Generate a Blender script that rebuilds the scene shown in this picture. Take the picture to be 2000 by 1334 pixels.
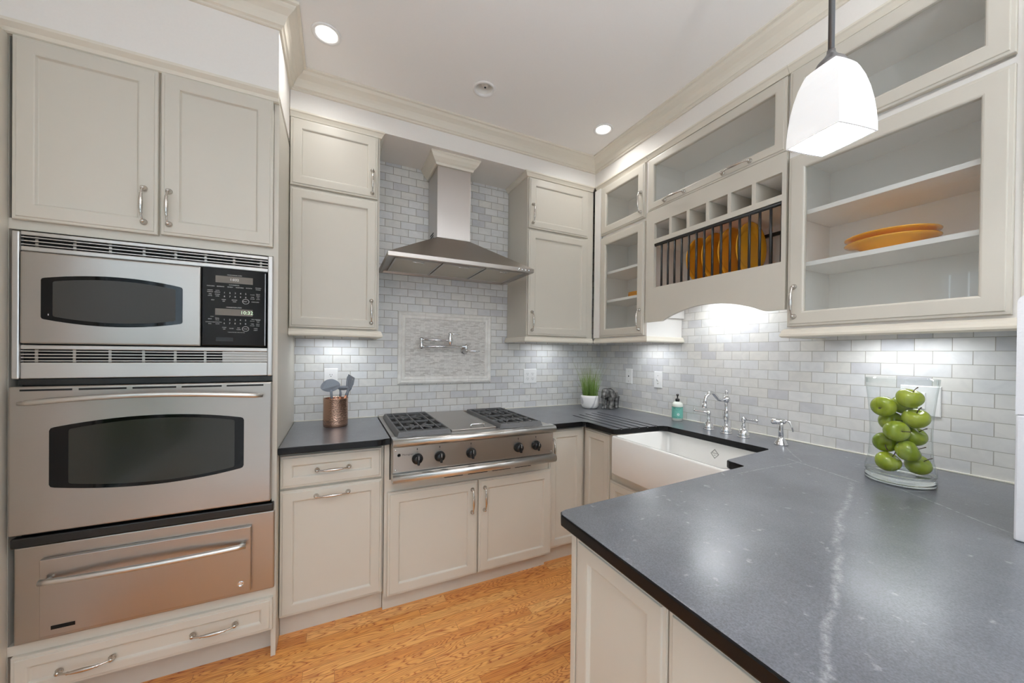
import bpy, bmesh, math, random
from mathutils import Vector, Matrix
random.seed(7)
PI = math.pi
S = bpy.context.scene
COL = S.collection
for _o in list(bpy.data.objects): bpy.data.objects.remove(_o)

# ------------------------------------------------------------------ camera
cd = bpy.data.cameras.new('camera'); cam = bpy.data.objects.new('camera', cd); COL.objects.link(cam)
S.camera = cam
YAW, PITCH, ROLL = math.radians(26.17), math.radians(-0.32), math.radians(0.64)
fwd = Vector((math.sin(YAW), math.cos(YAW), 0)); rgt = Vector((math.cos(YAW), -math.sin(YAW), 0)); upv = Vector((0, 0, 1))
fwd, upv = fwd * math.cos(PITCH) + upv * math.sin(PITCH), upv * math.cos(PITCH) - fwd * math.sin(PITCH)
rgt, upv = rgt * math.cos(ROLL) + upv * math.sin(ROLL), upv * math.cos(ROLL) - rgt * math.sin(ROLL)
M = Matrix((rgt, upv, -fwd)).transposed().to_4x4(); M.translation = Vector((-2.126, -2.633, 1.350))
cam.matrix_world = M
cd.sensor_width = 36.0; cd.lens = 715.7 / 2000 * 36.0
cd.shift_x = -10 / 2000; cd.shift_y = 27.7 / 2000
cd.clip_start = 0.02; cd.clip_end = 100

# ------------------------------------------------------------------ world, exposure, daylight
W = bpy.data.worlds.new('sky'); S.world = W; W.use_nodes = True
bg = W.node_tree.nodes['Background']; bg.inputs[0].default_value = (0.76, 0.93, 1.08, 1); bg.inputs[1].default_value = 11.0
S.view_settings.view_transform = 'Standard'
try: S.view_settings.look = 'None'
except Exception: pass
S.view_settings.exposure = -1.13; S.view_settings.gamma = 1.0; S.view_settings.use_curve_mapping = False
S.cycles.max_bounces = 18; S.cycles.diffuse_bounces = 14; S.cycles.transparent_max_bounces = 20   # a white room lives on interreflection

def area_light(name, loc, size, power, color=(1, 1, 1), direction=(0, 0, -1), shape='RECTANGLE', size_y=None, spread=PI, parent=None):
    L = bpy.data.lights.new(name, 'AREA'); L.shape = shape; L.size = size
    if size_y: L.size_y = size_y
    L.energy = power; L.color = color; L.spread = spread
    o = bpy.data.objects.new(name, L); COL.objects.link(o)
    o.rotation_euler = Vector(direction).to_track_quat('-Z', 'Y').to_euler()
    if parent is not None:
        o.parent = parent; o.location = Vector(loc) - ORG[parent.name]
    else: o.location = loc
    return o

ORG = {}
DAY = (0.95, 0.98, 1.0)
WARM = (1.0, 0.98, 0.95)
COOL = (0.93, 0.97, 1.0)
def portal(name, loc, sx, sy, direction):
    """marks a window opening so that sky light through it is sampled well"""
    o = area_light(name, loc, sx, 1, (1, 1, 1), direction, size_y=sy); o.data.cycles.is_portal = True
portal('portal_rear', (-1.85, -5.72, 1.15), 1.1, 2.3, (0, 1, 0))
portal('portal_dining', (3.22, -4.0, 1.25), 2.8, 2.2, (-1, 0, 0))
portal('portal_left', (-3.31, -2.16, 1.335), 1.58, 1.57, (1, 0, 0))

# ------------------------------------------------------------------ materials
def lin(c):
    r = []
    for v in c:
        v = v / 255.0
        r.append(v / 12.92 if v <= 0.04045 else ((v + 0.055) / 1.055) ** 2.4)
    return (r[0], r[1], r[2], 1.0)
def newmat(name):
    m = bpy.data.materials.new(name); m.use_nodes = True
    nt = m.node_tree; b = nt.nodes['Principled BSDF']
    return m, nt, b
def N(nt, t, **kw):
    n = nt.nodes.new(t)
    for k, v in kw.items():
        if k.startswith('i_'):
            n.inputs[k[2:].replace('_', ' ')].default_value = v
        else: setattr(n, k, v)
    return n
def setp(b, **kw):
    names = {'color': 'Base Color', 'metal': 'Metallic', 'rough': 'Roughness', 'spec': 'Specular IOR Level', 'coat': 'Coat Weight', 'coatr': 'Coat Roughness',
             'trans': 'Transmission Weight', 'ior': 'IOR', 'emis': 'Emission Color', 'emstr': 'Emission Strength', 'aniso': 'Anisotropic', 'sheen': 'Sheen Weight', 'sss': 'Subsurface Weight', 'alpha': 'Alpha'}
    for k, v in kw.items():
        b.inputs[names[k]].default_value = v
def plain(name, col, rough=0.5, metal=0.0, noise=0.03, nscale=30, bump=0.0, **kw):
    """a paint-like surface with a faint procedural mottling"""
    m, nt, b = newmat(name)
    c = lin(col) if max(col) > 1.0 else (*col, 1.0)
    setp(b, rough=rough, metal=metal, **kw)
    tc = N(nt, 'ShaderNodeTexCoord')
    nz = N(nt, 'ShaderNodeTexNoise'); nz.inputs['Scale'].default_value = nscale; nz.inputs['Detail'].default_value = 3
    nt.links.new(tc.outputs['Object'], nz.inputs['Vector'])
    mx = N(nt, 'ShaderNodeMix', data_type='RGBA')
    mx.inputs[6].default_value = tuple(max(0, v * (1 - noise)) for v in c[:3]) + (1,)
    mx.inputs[7].default_value = tuple(min(1, v * (1 + noise)) for v in c[:3]) + (1,)
    nt.links.new(nz.outputs['Fac'], mx.inputs[0]); nt.links.new(mx.outputs[2], b.inputs['Base Color'])
    if bump:
        bp = N(nt, 'ShaderNodeBump'); bp.inputs['Strength'].default_value = bump; bp.inputs['Distance'].default_value = 0.002
        nt.links.new(nz.outputs['Fac'], bp.inputs['Height']); nt.links.new(bp.outputs['Normal'], b.inputs['Normal'])
    return m
MAT = {}
MAT['cab'] = plain('cream_cabinet_paint', (205, 200, 189), 0.38, noise=0.015, nscale=8)
MAT['cab_in'] = plain('cabinet_interior', (240, 238, 235), 0.45, noise=0.02, nscale=8)  # grey-white lining, whitened to stand in for fill light inside the cabinets
MAT['wall'] = plain('wall_paint', (236, 233, 229), 0.7, noise=0.02, nscale=120, bump=0.05)
MAT['wallfar'] = plain('greige_wall_paint', (196, 196, 198), 0.7, noise=0.02, nscale=60)
MAT['wallwhite'] = plain('white_wall_paint', (230, 230, 234), 0.6, noise=0.03, nscale=160, bump=0.35)
MAT['ceil'] = plain('ceiling_paint', (246, 245, 244), 0.8, noise=0.01, nscale=100)
MAT['trim'] = plain('trim_paint', (224, 218, 205), 0.4, noise=0.01, nscale=10)
MAT['toe'] = plain('toe_kick_paint', (205, 200, 190), 0.5)
MAT['white'] = plain('white_plastic', (240, 240, 240), 0.35, noise=0.01)
MAT['porc'] = plain('sink_fireclay', (240, 239, 236), 0.12, noise=0.01, coat=0.5)
MAT['black'] = plain('black_plastic', (14, 14, 15), 0.35, noise=0.1)
MAT['blackmatte'] = plain('black_gap', (6, 6, 6), 0.7)
MAT['iron'] = plain('cast_iron', (92, 92, 93), 0.55, noise=0.15, nscale=200, bump=0.2)
MAT['rod'] = plain('black_rod_paint', (38, 37, 38), 0.4)
MAT['blackglass'] = plain('black_glass', (7, 7, 7), 0.06, noise=0.0, spec=0.25)
MAT['ovenglass'] = plain('oven_door_glass', (58, 57, 54), 0.3, noise=0.1, nscale=900, spec=0.3)
MAT['ovenpane'] = plain('oven_window_glass', (40, 41, 36), 0.12, noise=0.1, nscale=900, spec=0.4)
MAT['panelglass'] = plain('control_panel_black', (12, 12, 12), 0.12, noise=0.0, spec=0.25)
MAT['lcd'] = plain('display_grey', (104, 97, 88), 0.3, noise=0.02)
MAT['ink'] = plain('printed_white_ink', (205, 205, 203), 0.6)
MAT['darkink'] = plain('printed_black_ink', (44, 44, 46), 0.6)
MAT['chrome'] = plain('chrome', (230, 230, 232), 0.06, 1.0, noise=0.0)
MAT['nickel'] = plain('polished_nickel', (205, 200, 194), 0.2, 1.0, noise=0.02)
MAT['greymetal'] = plain('pendant_metal', (120, 118, 118), 0.35, 1.0, noise=0.05)
MAT['yellow'] = plain('mustard_glaze', (244, 178, 46), 0.12, noise=0.05, nscale=12, coat=0.4)
MAT['caulk'] = plain('white_caulk', (238, 234, 222), 0.5)
MAT['nylon'] = plain('grey_nylon', (142, 149, 160), 0.4)
MAT['copperh'] = plain('rose_gold_handle', (214, 150, 118), 0.3, 0.7, noise=0.05)
MAT['soapbody'] = plain('soap_bottle_plastic', (226, 230, 222), 0.25)
MAT['teal'] = plain('soap_label', (118, 190, 176), 0.4, noise=0.05)
MAT['tealdark'] = plain('soap_label_print', (36, 108, 98), 0.5)
MAT['dark_metal_mesh'] = plain('filter_mesh', (200, 192, 178), 0.45, 0.85, noise=0.25, nscale=600)
MAT['soil'] = plain('pot_filler', (70, 80, 40), 0.9)
MAT['greenout'] = plain('outdoor_foliage', (70, 105, 45), 0.8, noise=0.5, nscale=6)
MAT['fence'] = plain('outdoor_fence', (196, 198, 204), 0.7)
MAT['lens_frost'] = plain('lamp_lens_off', (236, 234, 230), 0.5)
def emit(name, col, strength):
    m, nt, b = newmat(name); setp(b, color=(0.8, 0.8, 0.8, 1), emis=(*col, 1), emstr=strength, rough=0.5); return m
MAT['lamp'] = emit('lamp_lens_lit', (1.0, 0.95, 0.88), 14.0)
MAT['strip'] = emit('led_strip_lit', (0.95, 0.97, 1.0), 3.0)
MAT['bulb'] = emit('pendant_bulb', (1.0, 0.97, 0.95), 2.0)
MAT['led'] = emit('green_clock_digits', (0.45, 1.0, 0.35), 1.1)
MAT['leddim'] = emit('dim_clock_digits', (0.5, 0.55, 0.3), 0.12)

def steel(name, col, rough=0.3, axis='x'):
    m, nt, b = newmat(name); setp(b, metal=1.0, rough=rough)
    tc = N(nt, 'ShaderNodeTexCoord'); mp = N(nt, 'ShaderNodeMapping')
    mp.inputs['Scale'].default_value = {'x': (6, 1800, 1800), 'z': (1800, 1800, 6)}[axis]
    nz = N(nt, 'ShaderNodeTexNoise'); nz.inputs['Scale'].default_value = 1.0; nz.inputs['Detail'].default_value = 2
    nt.links.new(tc.outputs['Object'], mp.inputs['Vector']); nt.links.new(mp.outputs['Vector'], nz.inputs['Vector'])
    c = lin(col)
    mx = N(nt, 'ShaderNodeMix', data_type='RGBA')
    mx.inputs[6].default_value = tuple(v * 0.97 for v in c[:3]) + (1,); mx.inputs[7].default_value = tuple(min(1, v * 1.03) for v in c[:3]) + (1,)
    nt.links.new(nz.outputs['Fac'], mx.inputs[0]); nt.links.new(mx.outputs[2], b.inputs['Base Color'])
    mr = N(nt, 'ShaderNodeMapRange'); mr.inputs['To Min'].default_value = rough - 0.015; mr.inputs['To Max'].default_value = rough + 0.02
    nt.links.new(nz.outputs['Fac'], mr.inputs['Value']); nt.links.new(mr.outputs['Result'], b.inputs['Roughness'])
    # gentle waviness of sheet metal
    n2 = N(nt, 'ShaderNodeTexNoise'); n2.inputs['Scale'].default_value = 3.2; n2.inputs['Detail'].default_value = 1
    nt.links.new(tc.outputs['Object'], n2.inputs['Vector'])
    bp = N(nt, 'ShaderNodeBump'); bp.inputs['Strength'].default_value = 0.25; bp.inputs['Distance'].default_value = 0.02
    nt.links.new(n2.outputs['Fac'], bp.inputs['Height']); nt.links.new(bp.outputs['Normal'], b.inputs['Normal'])
    return m
MAT['steel'] = steel('brushed_steel', (178, 172, 166), 0.31)
MAT['steelv'] = steel('brushed_steel_upright', (200, 195, 191), 0.3, 'z')
MAT['steelbright'] = steel('bright_steel_rail', (214, 212, 209), 0.32)
MAT['steellight'] = steel('satin_steel_trim', (205, 202, 199), 0.4)

def tile_mat(name, axis, off, mort=0.0011, grout=(182, 178, 170)):
    m, nt, b = newmat(name); setp(b, rough=0.28, coat=0.15)
    g = N(nt, 'ShaderNodeNewGeometry'); sp = N(nt, 'ShaderNodeSeparateXYZ'); nt.links.new(g.outputs['Position'], sp.inputs[0])
    H_, L_ = 0.0516, 0.1032
    ma = N(nt, 'ShaderNodeMath', operation='MULTIPLY_ADD')
    nt.links.new(sp.outputs[0 if axis == 'x' else 1], ma.inputs[0]); ma.inputs[1].default_value = 1.0 if axis == 'x' else -1.0; ma.inputs[2].default_value = off
    mz = N(nt, 'ShaderNodeMath', operation='SUBTRACT'); nt.links.new(sp.outputs[2], mz.inputs[0]); mz.inputs[1].default_value = 0.914
    cb = N(nt, 'ShaderNodeCombineXYZ'); nt.links.new(ma.outputs[0], cb.inputs[0]); nt.links.new(mz.outputs[0], cb.inputs[1])
    br = N(nt, 'ShaderNodeTexBrick'); br.offset = 0.5; br.offset_frequency = 2
    br.inputs['Scale'].default_value = 1.0; br.inputs['Brick Width'].default_value = L_; br.inputs['Row Height'].default_value = H_
    br.inputs['Mortar Size'].default_value = mort; br.inputs['Mortar Smooth'].default_value = 0.3; br.inputs['Bias'].default_value = 0.0
    br.inputs['Color1'].default_value = (0, 0, 0, 1); br.inputs['Color2'].default_value = (1, 1, 1, 1); br.inputs['Mortar'].default_value = (0.5, 0.5, 0.5, 1)
    nt.links.new(cb.outputs[0], br.inputs['Vector'])
    rp = N(nt, 'ShaderNodeValToRGB'); cr = rp.color_ramp
    cr.elements[0].position = 0.0; cr.elements[0].color = lin((204, 204, 207))
    cr.elements[1].position = 1.0; cr.elements[1].color = lin((230, 229, 227))
    for p, c in ((0.10, (209, 209, 211)), (0.24, (221, 221, 221)), (0.6, (226, 224, 219)), (0.8, (223, 224, 225))):
        e = cr.elements.new(p); e.color = lin(c)
    nt.links.new(br.outputs['Color'], rp.inputs[0])
    # soft marble clouds and a few veins
    mp = N(nt, 'ShaderNodeMapping'); mp.inputs['Rotation'].default_value = (0, 0, 0.5)
    nt.links.new(cb.outputs[0], mp.inputs['Vector'])
    mulv = N(nt, 'ShaderNodeVectorMath', operation='MULTIPLY_ADD'); nt.links.new(br.outputs['Color'], mulv.inputs[0]); mulv.inputs[1].default_value = (7, 5, 3); nt.links.new(mp.outputs[0], mulv.inputs[2])
    nz = N(nt, 'ShaderNodeTexNoise'); nz.inputs['Scale'].default_value = 14; nz.inputs['Detail'].default_value = 5; nz.inputs['Distortion'].default_value = 1.2
    nt.links.new(mulv.outputs[0], nz.inputs['Vector'])
    r2 = N(nt, 'ShaderNodeValToRGB'); r2.color_ramp.elements[0].position = 0.3; r2.color_ramp.elements[0].color = (0.90, 0.905, 0.915, 1)
    r2.color_ramp.elements[1].position = 0.6; r2.color_ramp.elements[1].color = (1.0, 1.0, 1.0, 1)
    nt.links.new(nz.outputs['Fac'], r2.inputs[0])
    mm = N(nt, 'ShaderNodeMix', data_type='RGBA', blend_type='MULTIPLY'); mm.inputs[0].default_value = 1.0
    nt.links.new(rp.outputs[0], mm.inputs[6]); nt.links.new(r2.outputs[0], mm.inputs[7])
    gm = N(nt, 'ShaderNodeMix', data_type='RGBA'); gm.inputs[7].default_value = lin(grout)
    nt.links.new(br.outputs['Fac'], gm.inputs[0]); nt.links.new(mm.outputs[2], gm.inputs[6]); nt.links.new(gm.outputs[2], b.inputs['Base Color'])
    iv = N(nt, 'ShaderNodeMath', operation='SUBTRACT'); iv.inputs[0].default_value = 1.0; nt.links.new(br.outputs['Fac'], iv.inputs[1])
    bp = N(nt, 'ShaderNodeBump'); bp.inputs['Strength'].default_value = 0.7; bp.inputs['Distance'].default_value = 0.0015
    nt.links.new(iv.outputs[0], bp.inputs['Height']); nt.links.new(bp.outputs['Normal'], b.inputs['Normal'])
    return m
MAT['tile_b'] = tile_mat('marble_brick_tile_back', 'x', 0.964 + 0.0516 + 0.1032 * 40, 0.0019, (164, 158, 149))
MAT['tile_r'] = tile_mat('marble_brick_tile_right', 'y', -0.093 + 0.0516 + 0.1032 * 40, 0.0013, (172, 168, 160))

def mosaic_mat():
    m, nt, b = newmat('stick_mosaic'); setp(b, rough=0.35)
    g = N(nt, 'ShaderNodeNewGeometry'); sp = N(nt, 'ShaderNodeSeparateXYZ'); nt.links.new(g.outputs['Position'], sp.inputs[0])
    cb = N(nt, 'ShaderNodeCombineXYZ'); nt.links.new(sp.outputs[0], cb.inputs[0]); nt.links.new(sp.outputs[2], cb.inputs[1])
    br = N(nt, 'ShaderNodeTexBrick'); br.offset = 0.37; br.offset_frequency = 3; br.squash = 0.7; br.squash_frequency = 4
    br.inputs['Scale'].default_value = 1.0; br.inputs['Brick Width'].default_value = 0.034; br.inputs['Row Height'].default_value = 0.0085
    br.inputs['Mortar Size'].default_value = 0.0006; br.inputs['Mortar Smooth'].default_value = 0.3
    br.inputs['Color1'].default_value = (0, 0, 0, 1); br.inputs['Color2'].default_value = (1, 1, 1, 1); br.inputs['Mortar'].default_value = (0.4, 0.4, 0.4, 1)
    nt.links.new(cb.outputs[0], br.inputs['Vector'])
    rp = N(nt, 'ShaderNodeValToRGB'); cr = rp.color_ramp
    cr.elements[0].color = lin((196, 191, 186)); cr.elements[1].color = lin((232, 229, 225))
    for p, c in ((0.2, (211, 207, 203)), (0.5, (223, 220, 216))): e = cr.elements.new(p); e.color = lin(c)
    nt.links.new(br.outputs['Color'], rp.inputs[0])
    gm = N(nt, 'ShaderNodeMix', data_type='RGBA'); gm.inputs[7].default_value = lin((178, 172, 166))
    nt.links.new(br.outputs['Fac'], gm.inputs[0]); nt.links.new(rp.outputs[0], gm.inputs[6]); nt.links.new(gm.outputs[2], b.inputs['Base Color'])
    iv = N(nt, 'ShaderNodeMath', operation='SUBTRACT'); iv.inputs[0].default_value = 1.0; nt.links.new(br.outputs['Fac'], iv.inputs[1])
    bp = N(nt, 'ShaderNodeBump'); bp.inputs['Strength'].default_value = 0.5; bp.inputs['Distance'].default_value = 0.001
    nt.links.new(iv.outputs[0], bp.inputs['Height']); nt.links.new(bp.outputs['Normal'], b.inputs['Normal'])
    return m
MAT['mosaic'] = mosaic_mat()
def marble_trim():
    m, nt, b = newmat('marble_moulding'); setp(b, rough=0.25)
    tc = N(nt, 'ShaderNodeTexCoord'); nz = N(nt, 'ShaderNodeTexNoise'); nz.inputs['Scale'].default_value = 9; nz.inputs['Detail'].default_value = 6; nz.inputs['Distortion'].default_value = 1.5
    nt.links.new(tc.outputs['Object'], nz.inputs['Vector'])
    rp = N(nt, 'ShaderNodeValToRGB'); rp.color_ramp.elements[0].position = 0.32; rp.color_ramp.elements[0].color = lin((222, 219, 214)); rp.color_ramp.elements[1].position = 0.6; rp.color_ramp.elements[1].color = lin((240, 238, 234))
    nt.links.new(nz.outputs['Fac'], rp.inputs[0]); nt.links.new(rp.outputs[0], b.inputs['Base Color']); return m
MAT['marble'] = marble_trim()
def pot_marble():
    m, nt, b = newmat('white_pot'); setp(b, rough=0.4)
    tc = N(nt, 'ShaderNodeTexCoord'); wv = N(nt, 'ShaderNodeTexWave'); wv.inputs['Scale'].default_value = 3.0; wv.inputs['Distortion'].default_value = 9; wv.inputs['Detail'].default_value = 3
    nt.links.new(tc.outputs['Object'], wv.inputs['Vector'])
    rp = N(nt, 'ShaderNodeValToRGB'); rp.color_ramp.elements[0].position = 0.0; rp.color_ramp.elements[0].color = lin((196, 194, 196)); rp.color_ramp.elements[1].position = 0.12; rp.color_ramp.elements[1].color = lin((240, 238, 236))
    nt.links.new(wv.outputs['Fac'], rp.inputs[0]); nt.links.new(rp.outputs[0], b.inputs['Base Color']); return m
MAT['pot'] = pot_marble()

def floor_mat():
    m, nt, b = newmat('oak_strip_floor'); setp(b, rough=0.3, coat=0.25, coatr=0.25)
    g = N(nt, 'ShaderNodeNewGeometry'); sp = N(nt, 'ShaderNodeSeparateXYZ'); nt.links.new(g.outputs['Position'], sp.inputs[0])
    ax = N(nt, 'ShaderNodeMath', operation='ADD'); nt.links.new(sp.outputs[0], ax.inputs[0]); ax.inputs[1].default_value = 20.13
    ay = N(nt, 'ShaderNodeMath', operation='ADD'); nt.links.new(sp.outputs[1], ay.inputs[0]); ay.inputs[1].default_value = 20.02
    cb = N(nt, 'ShaderNodeCombineXYZ'); nt.links.new(ax.outputs[0], cb.inputs[0]); nt.links.new(ay.outputs[0], cb.inputs[1])
    br = N(nt, 'ShaderNodeTexBrick'); br.offset = 0.43; br.offset_frequency = 3; br.squash = 0.72; br.squash_frequency = 2
    br.inputs['Scale'].default_value = 1.0; br.inputs['Brick Width'].default_value = 0.92; br.inputs['Row Height'].default_value = 0.0572
    br.inputs['Mortar Size'].default_value = 0.0006; br.inputs['Mortar Smooth'].default_value = 0.2
    br.inputs['Color1'].default_value = (0, 0, 0, 1); br.inputs['Color2'].default_value = (1, 1, 1, 1); br.inputs['Mortar'].default_value = (0.5, 0.5, 0.5, 1)
    nt.links.new(cb.outputs[0], br.inputs['Vector'])
    ofs = N(nt, 'ShaderNodeVectorMath', operation='MULTIPLY_ADD'); nt.links.new(br.outputs['Color'], ofs.inputs[0]); ofs.inputs[1].default_value = (13, 9, 5); nt.links.new(cb.outputs[0], ofs.inputs[2])
    # cathedral grain: iso-bands of a noise stretched along the board
    mp = N(nt, 'ShaderNodeMapping'); mp.inputs['Scale'].default_value = (1.7, 15, 1); nt.links.new(ofs.outputs[0], mp.inputs['Vector'])
    nz = N(nt, 'ShaderNodeTexNoise'); nz.inputs['Scale'].default_value = 1.0; nz.inputs['Detail'].default_value = 2.0; nz.inputs['Roughness'].default_value = 0.45; nz.inputs['Distortion'].default_value = 0.3
    nt.links.new(mp.outputs[0], nz.inputs['Vector'])
    ml = N(nt, 'ShaderNodeMath', operation='MULTIPLY'); nt.links.new(nz.outputs['Fac'], ml.inputs[0]); ml.inputs[1].default_value = 34.0
    fr = N(nt, 'ShaderNodeMath', operation='FRACT'); nt.links.new(ml.outputs[0], fr.inputs[0])
    r1 = N(nt, 'ShaderNodeValToRGB'); e = r1.color_ramp.elements
    e[0].position = 0.0; e[0].color = (0.0, 0.0, 0.0, 1); e[1].position = 1.0; e[1].color = (0.55, 0.55, 0.55, 1)
    for p, v in ((0.12, 0.45), (0.35, 1.0), (0.75, 1.0)): k = e.new(p); k.color = (v, v, v, 1)
    nt.links.new(fr.outputs[0], r1.inputs[0])
    # fine pores
    mp2 = N(nt, 'ShaderNodeMapping'); mp2.inputs['Scale'].default_value = (14, 420, 1); nt.links.new(ofs.outputs[0], mp2.inputs['Vector'])
    n2 = N(nt, 'ShaderNodeTexNoise'); n2.inputs['Scale'].default_value = 1.0; n2.inputs['Detail'].default_value = 2; nt.links.new(mp2.outputs[0], n2.inputs['Vector'])
    r2 = N(nt, 'ShaderNodeMapRange'); r2.inputs['From Min'].default_value = 0.3; r2.inputs['From Max'].default_value = 0.7; r2.inputs['To Min'].default_value = 0.82; r2.inputs['To Max'].default_value = 1.08
    nt.links.new(n2.outputs['Fac'], r2.inputs['Value'])
    rb = N(nt, 'ShaderNodeValToRGB'); e = rb.color_ramp.elements
    e[0].position = 0.0; e[0].color = lin((208, 134, 66)); e[1].position = 1.0; e[1].color = lin((244, 190, 118))
    for p, c in ((0.3, (226, 156, 82)), (0.6, (236, 174, 100)), (0.8, (232, 162, 92))): k = e.new(p); k.color = lin(c)
    nt.links.new(br.outputs['Color'], rb.inputs[0])
    m1 = N(nt, 'ShaderNodeMix', data_type='RGBA', blend_type='MULTIPLY'); m1.inputs[0].default_value = 1.0
    tint = N(nt, 'ShaderNodeMix', data_type='RGBA'); tint.inputs[6].default_value = lin((176, 112, 62)); tint.inputs[7].default_value = (1, 1, 1, 1)
    nt.links.new(r1.outputs[0], tint.inputs[0])
    nt.links.new(rb.outputs[0], m1.inputs[6]); nt.links.new(tint.outputs[2], m1.inputs[7])
    m2 = N(nt, 'ShaderNodeVectorMath', operation='SCALE'); nt.links.new(m1.outputs[2], m2.inputs[0]); nt.links.new(r2.outputs[0], m2.inputs['Scale'])
    gm = N(nt, 'ShaderNodeMix', data_type='RGBA'); gm.inputs[7].default_value = lin((120, 72, 34))
    nt.links.new(br.outputs['Fac'], gm.inputs[0]); nt.links.new(m2.outputs[0], gm.inputs[6]); nt.links.new(gm.outputs[2], b.inputs['Base Color'])
    return m
MAT['floor'] = floor_mat()

def stone_mat():
    m, nt, b = newmat('soapstone'); setp(b, rough=0.28, spec=0.7, coat=0.3, coatr=0.2)
    g = N(nt, 'ShaderNodeNewGeometry'); P = g.outputs['Position']
    sp = N(nt, 'ShaderNodeSeparateXYZ'); nt.links.new(P, sp.inputs[0])
    nz = N(nt, 'ShaderNodeTexNoise'); nz.inputs['Scale'].default_value = 5.0; nz.inputs['Detail'].default_value = 7; nz.inputs['Roughness'].default_value = 0.6; nt.links.new(P, nz.inputs['Vector'])
    rp = N(nt, 'ShaderNodeValToRGB'); rp.color_ramp.elements[0].position = 0.3; rp.color_ramp.elements[0].color = lin((84, 87, 94)); rp.color_ramp.elements[1].position = 0.75; rp.color_ramp.elements[1].color = lin((108, 111, 118))
    nt.links.new(nz.outputs['Fac'], rp.inputs[0])
    # two drawn veins plus stray flecks
    def vein(a, bb, wid, wob, seed, strength):
        dx, dy = bb[0] - a[0], bb[1] - a[1]; ln = math.hypot(dx, dy); nx, ny = -dy / ln, dx / ln
        n1 = N(nt, 'ShaderNodeTexNoise'); n1.inputs['Scale'].default_value = 6.5; n1.inputs['Detail'].default_value = 5; n1.noise_dimensions = '4D'; n1.inputs['W'].default_value = seed; nt.links.new(P, n1.inputs['Vector'])
        d = N(nt, 'ShaderNodeVectorMath', operation='DOT_PRODUCT'); nt.links.new(P, d.inputs[0]); d.inputs[1].default_value = (nx, ny, 0)
        s = N(nt, 'ShaderNodeMath', operation='SUBTRACT'); nt.links.new(d.outputs['Value'], s.inputs[0]); s.inputs[1].default_value = a[0] * nx + a[1] * ny
        w = N(nt, 'ShaderNodeMath', operation='MULTIPLY_ADD'); nt.links.new(n1.outputs['Fac'], w.inputs[0]); w.inputs[1].default_value = wob; w.inputs[2].default_value = -wob / 2
        ad = N(nt, 'ShaderNodeMath', operation='ADD'); nt.links.new(s.outputs[0], ad.inputs[0]); nt.links.new(w.outputs[0], ad.inputs[1])
        ab = N(nt, 'ShaderNodeMath', operation='ABSOLUTE'); nt.links.new(ad.outputs[0], ab.inputs[0])
        mr = N(nt, 'ShaderNodeMapRange'); mr.inputs['From Min'].default_value = 0; mr.inputs['From Max'].default_value = wid; mr.inputs['To Min'].default_value = strength; mr.inputs['To Max'].default_value = 0
        nt.links.new(ab.outputs[0], mr.inputs['Value'])
        # limit along the run, break it up
        t = N(nt, 'ShaderNodeVectorMath', operation='DOT_PRODUCT'); nt.links.new(P, t.inputs[0]); t.inputs[1].default_value = (dx / ln, dy / ln, 0)
        t2 = N(nt, 'ShaderNodeMath', operation='SUBTRACT'); nt.links.new(t.outputs['Value'], t2.inputs[0]); t2.inputs[1].default_value = (a[0] * dx + a[1] * dy) / ln + ln / 2
        t3 = N(nt, 'ShaderNodeMath', operation='ABSOLUTE'); nt.links.new(t2.outputs[0], t3.inputs[0])
        t4 = N(nt, 'ShaderNodeMapRange'); t4.inputs['From Min'].default_value = ln / 2 - 0.03; t4.inputs['From Max'].default_value = ln / 2; t4.inputs['To Min'].default_value = 1; t4.inputs['To Max'].default_value = 0
        nt.links.new(t3.outputs[0], t4.inputs['Value'])
        n3 = N(nt, 'ShaderNodeTexNoise'); n3.inputs['Scale'].default_value = 70; n3.inputs['Detail'].default_value = 3; nt.links.new(P, n3.inputs['Vector'])
        m4 = N(nt, 'ShaderNodeMapRange'); m4.inputs['From Min'].default_value = 0.35; m4.inputs['From Max'].default_value = 0.6; nt.links.new(n3.outputs['Fac'], m4.inputs['Value'])
        q = N(nt, 'ShaderNodeMath', operation='MULTIPLY'); nt.links.new(mr.outputs[0], q.inputs[0]); nt.links.new(t4.outputs[0], q.inputs[1])
        q2 = N(nt, 'ShaderNodeMath', operation='MULTIPLY'); nt.links.new(q.outputs[0], q2.inputs[0]); nt.links.new(m4.outputs[0], q2.inputs[1])
        return q2.outputs[0]
    outs = [vein((-0.50, -2.00), (-1.10, -2.205), 0.012, 0.065, 1.0, 0.34), vein((-1.08, -2.20), (-1.60, -2.405), 0.010, 0.05, 1.3, 0.34), vein((-0.385, -1.72), (-0.49, -2.03), 0.006, 0.03, 2.0, 0.6),
            vein((-0.44, -2.10), (-0.61, -2.37), 0.004, 0.03, 3.0, 0.6), vein((-0.80, -1.778), (-0.40, -1.79), 0.003, 0.018, 5.0, 0.6), vein((-0.18, -1.62), (-0.40, -1.80), 0.005, 0.03, 6.0, 0.4)]
    fl = N(nt, 'ShaderNodeTexNoise'); fl.inputs['Scale'].default_value = 42; fl.inputs['Detail'].default_value = 4; nt.links.new(P, fl.inputs['Vector'])
    fm = N(nt, 'ShaderNodeMapRange'); fm.inputs['From Min'].default_value = 0.66; fm.inputs['From Max'].default_value = 0.80; fm.inputs['To Max'].default_value = 0.45; nt.links.new(fl.outputs['Fac'], fm.inputs['Value'])
    acc = fm.outputs[0]
    for o in outs:
        mx = N(nt, 'ShaderNodeMath', operation='MAXIMUM'); nt.links.new(acc, mx.inputs[0]); nt.links.new(o, mx.inputs[1]); acc = mx.outputs[0]
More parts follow.
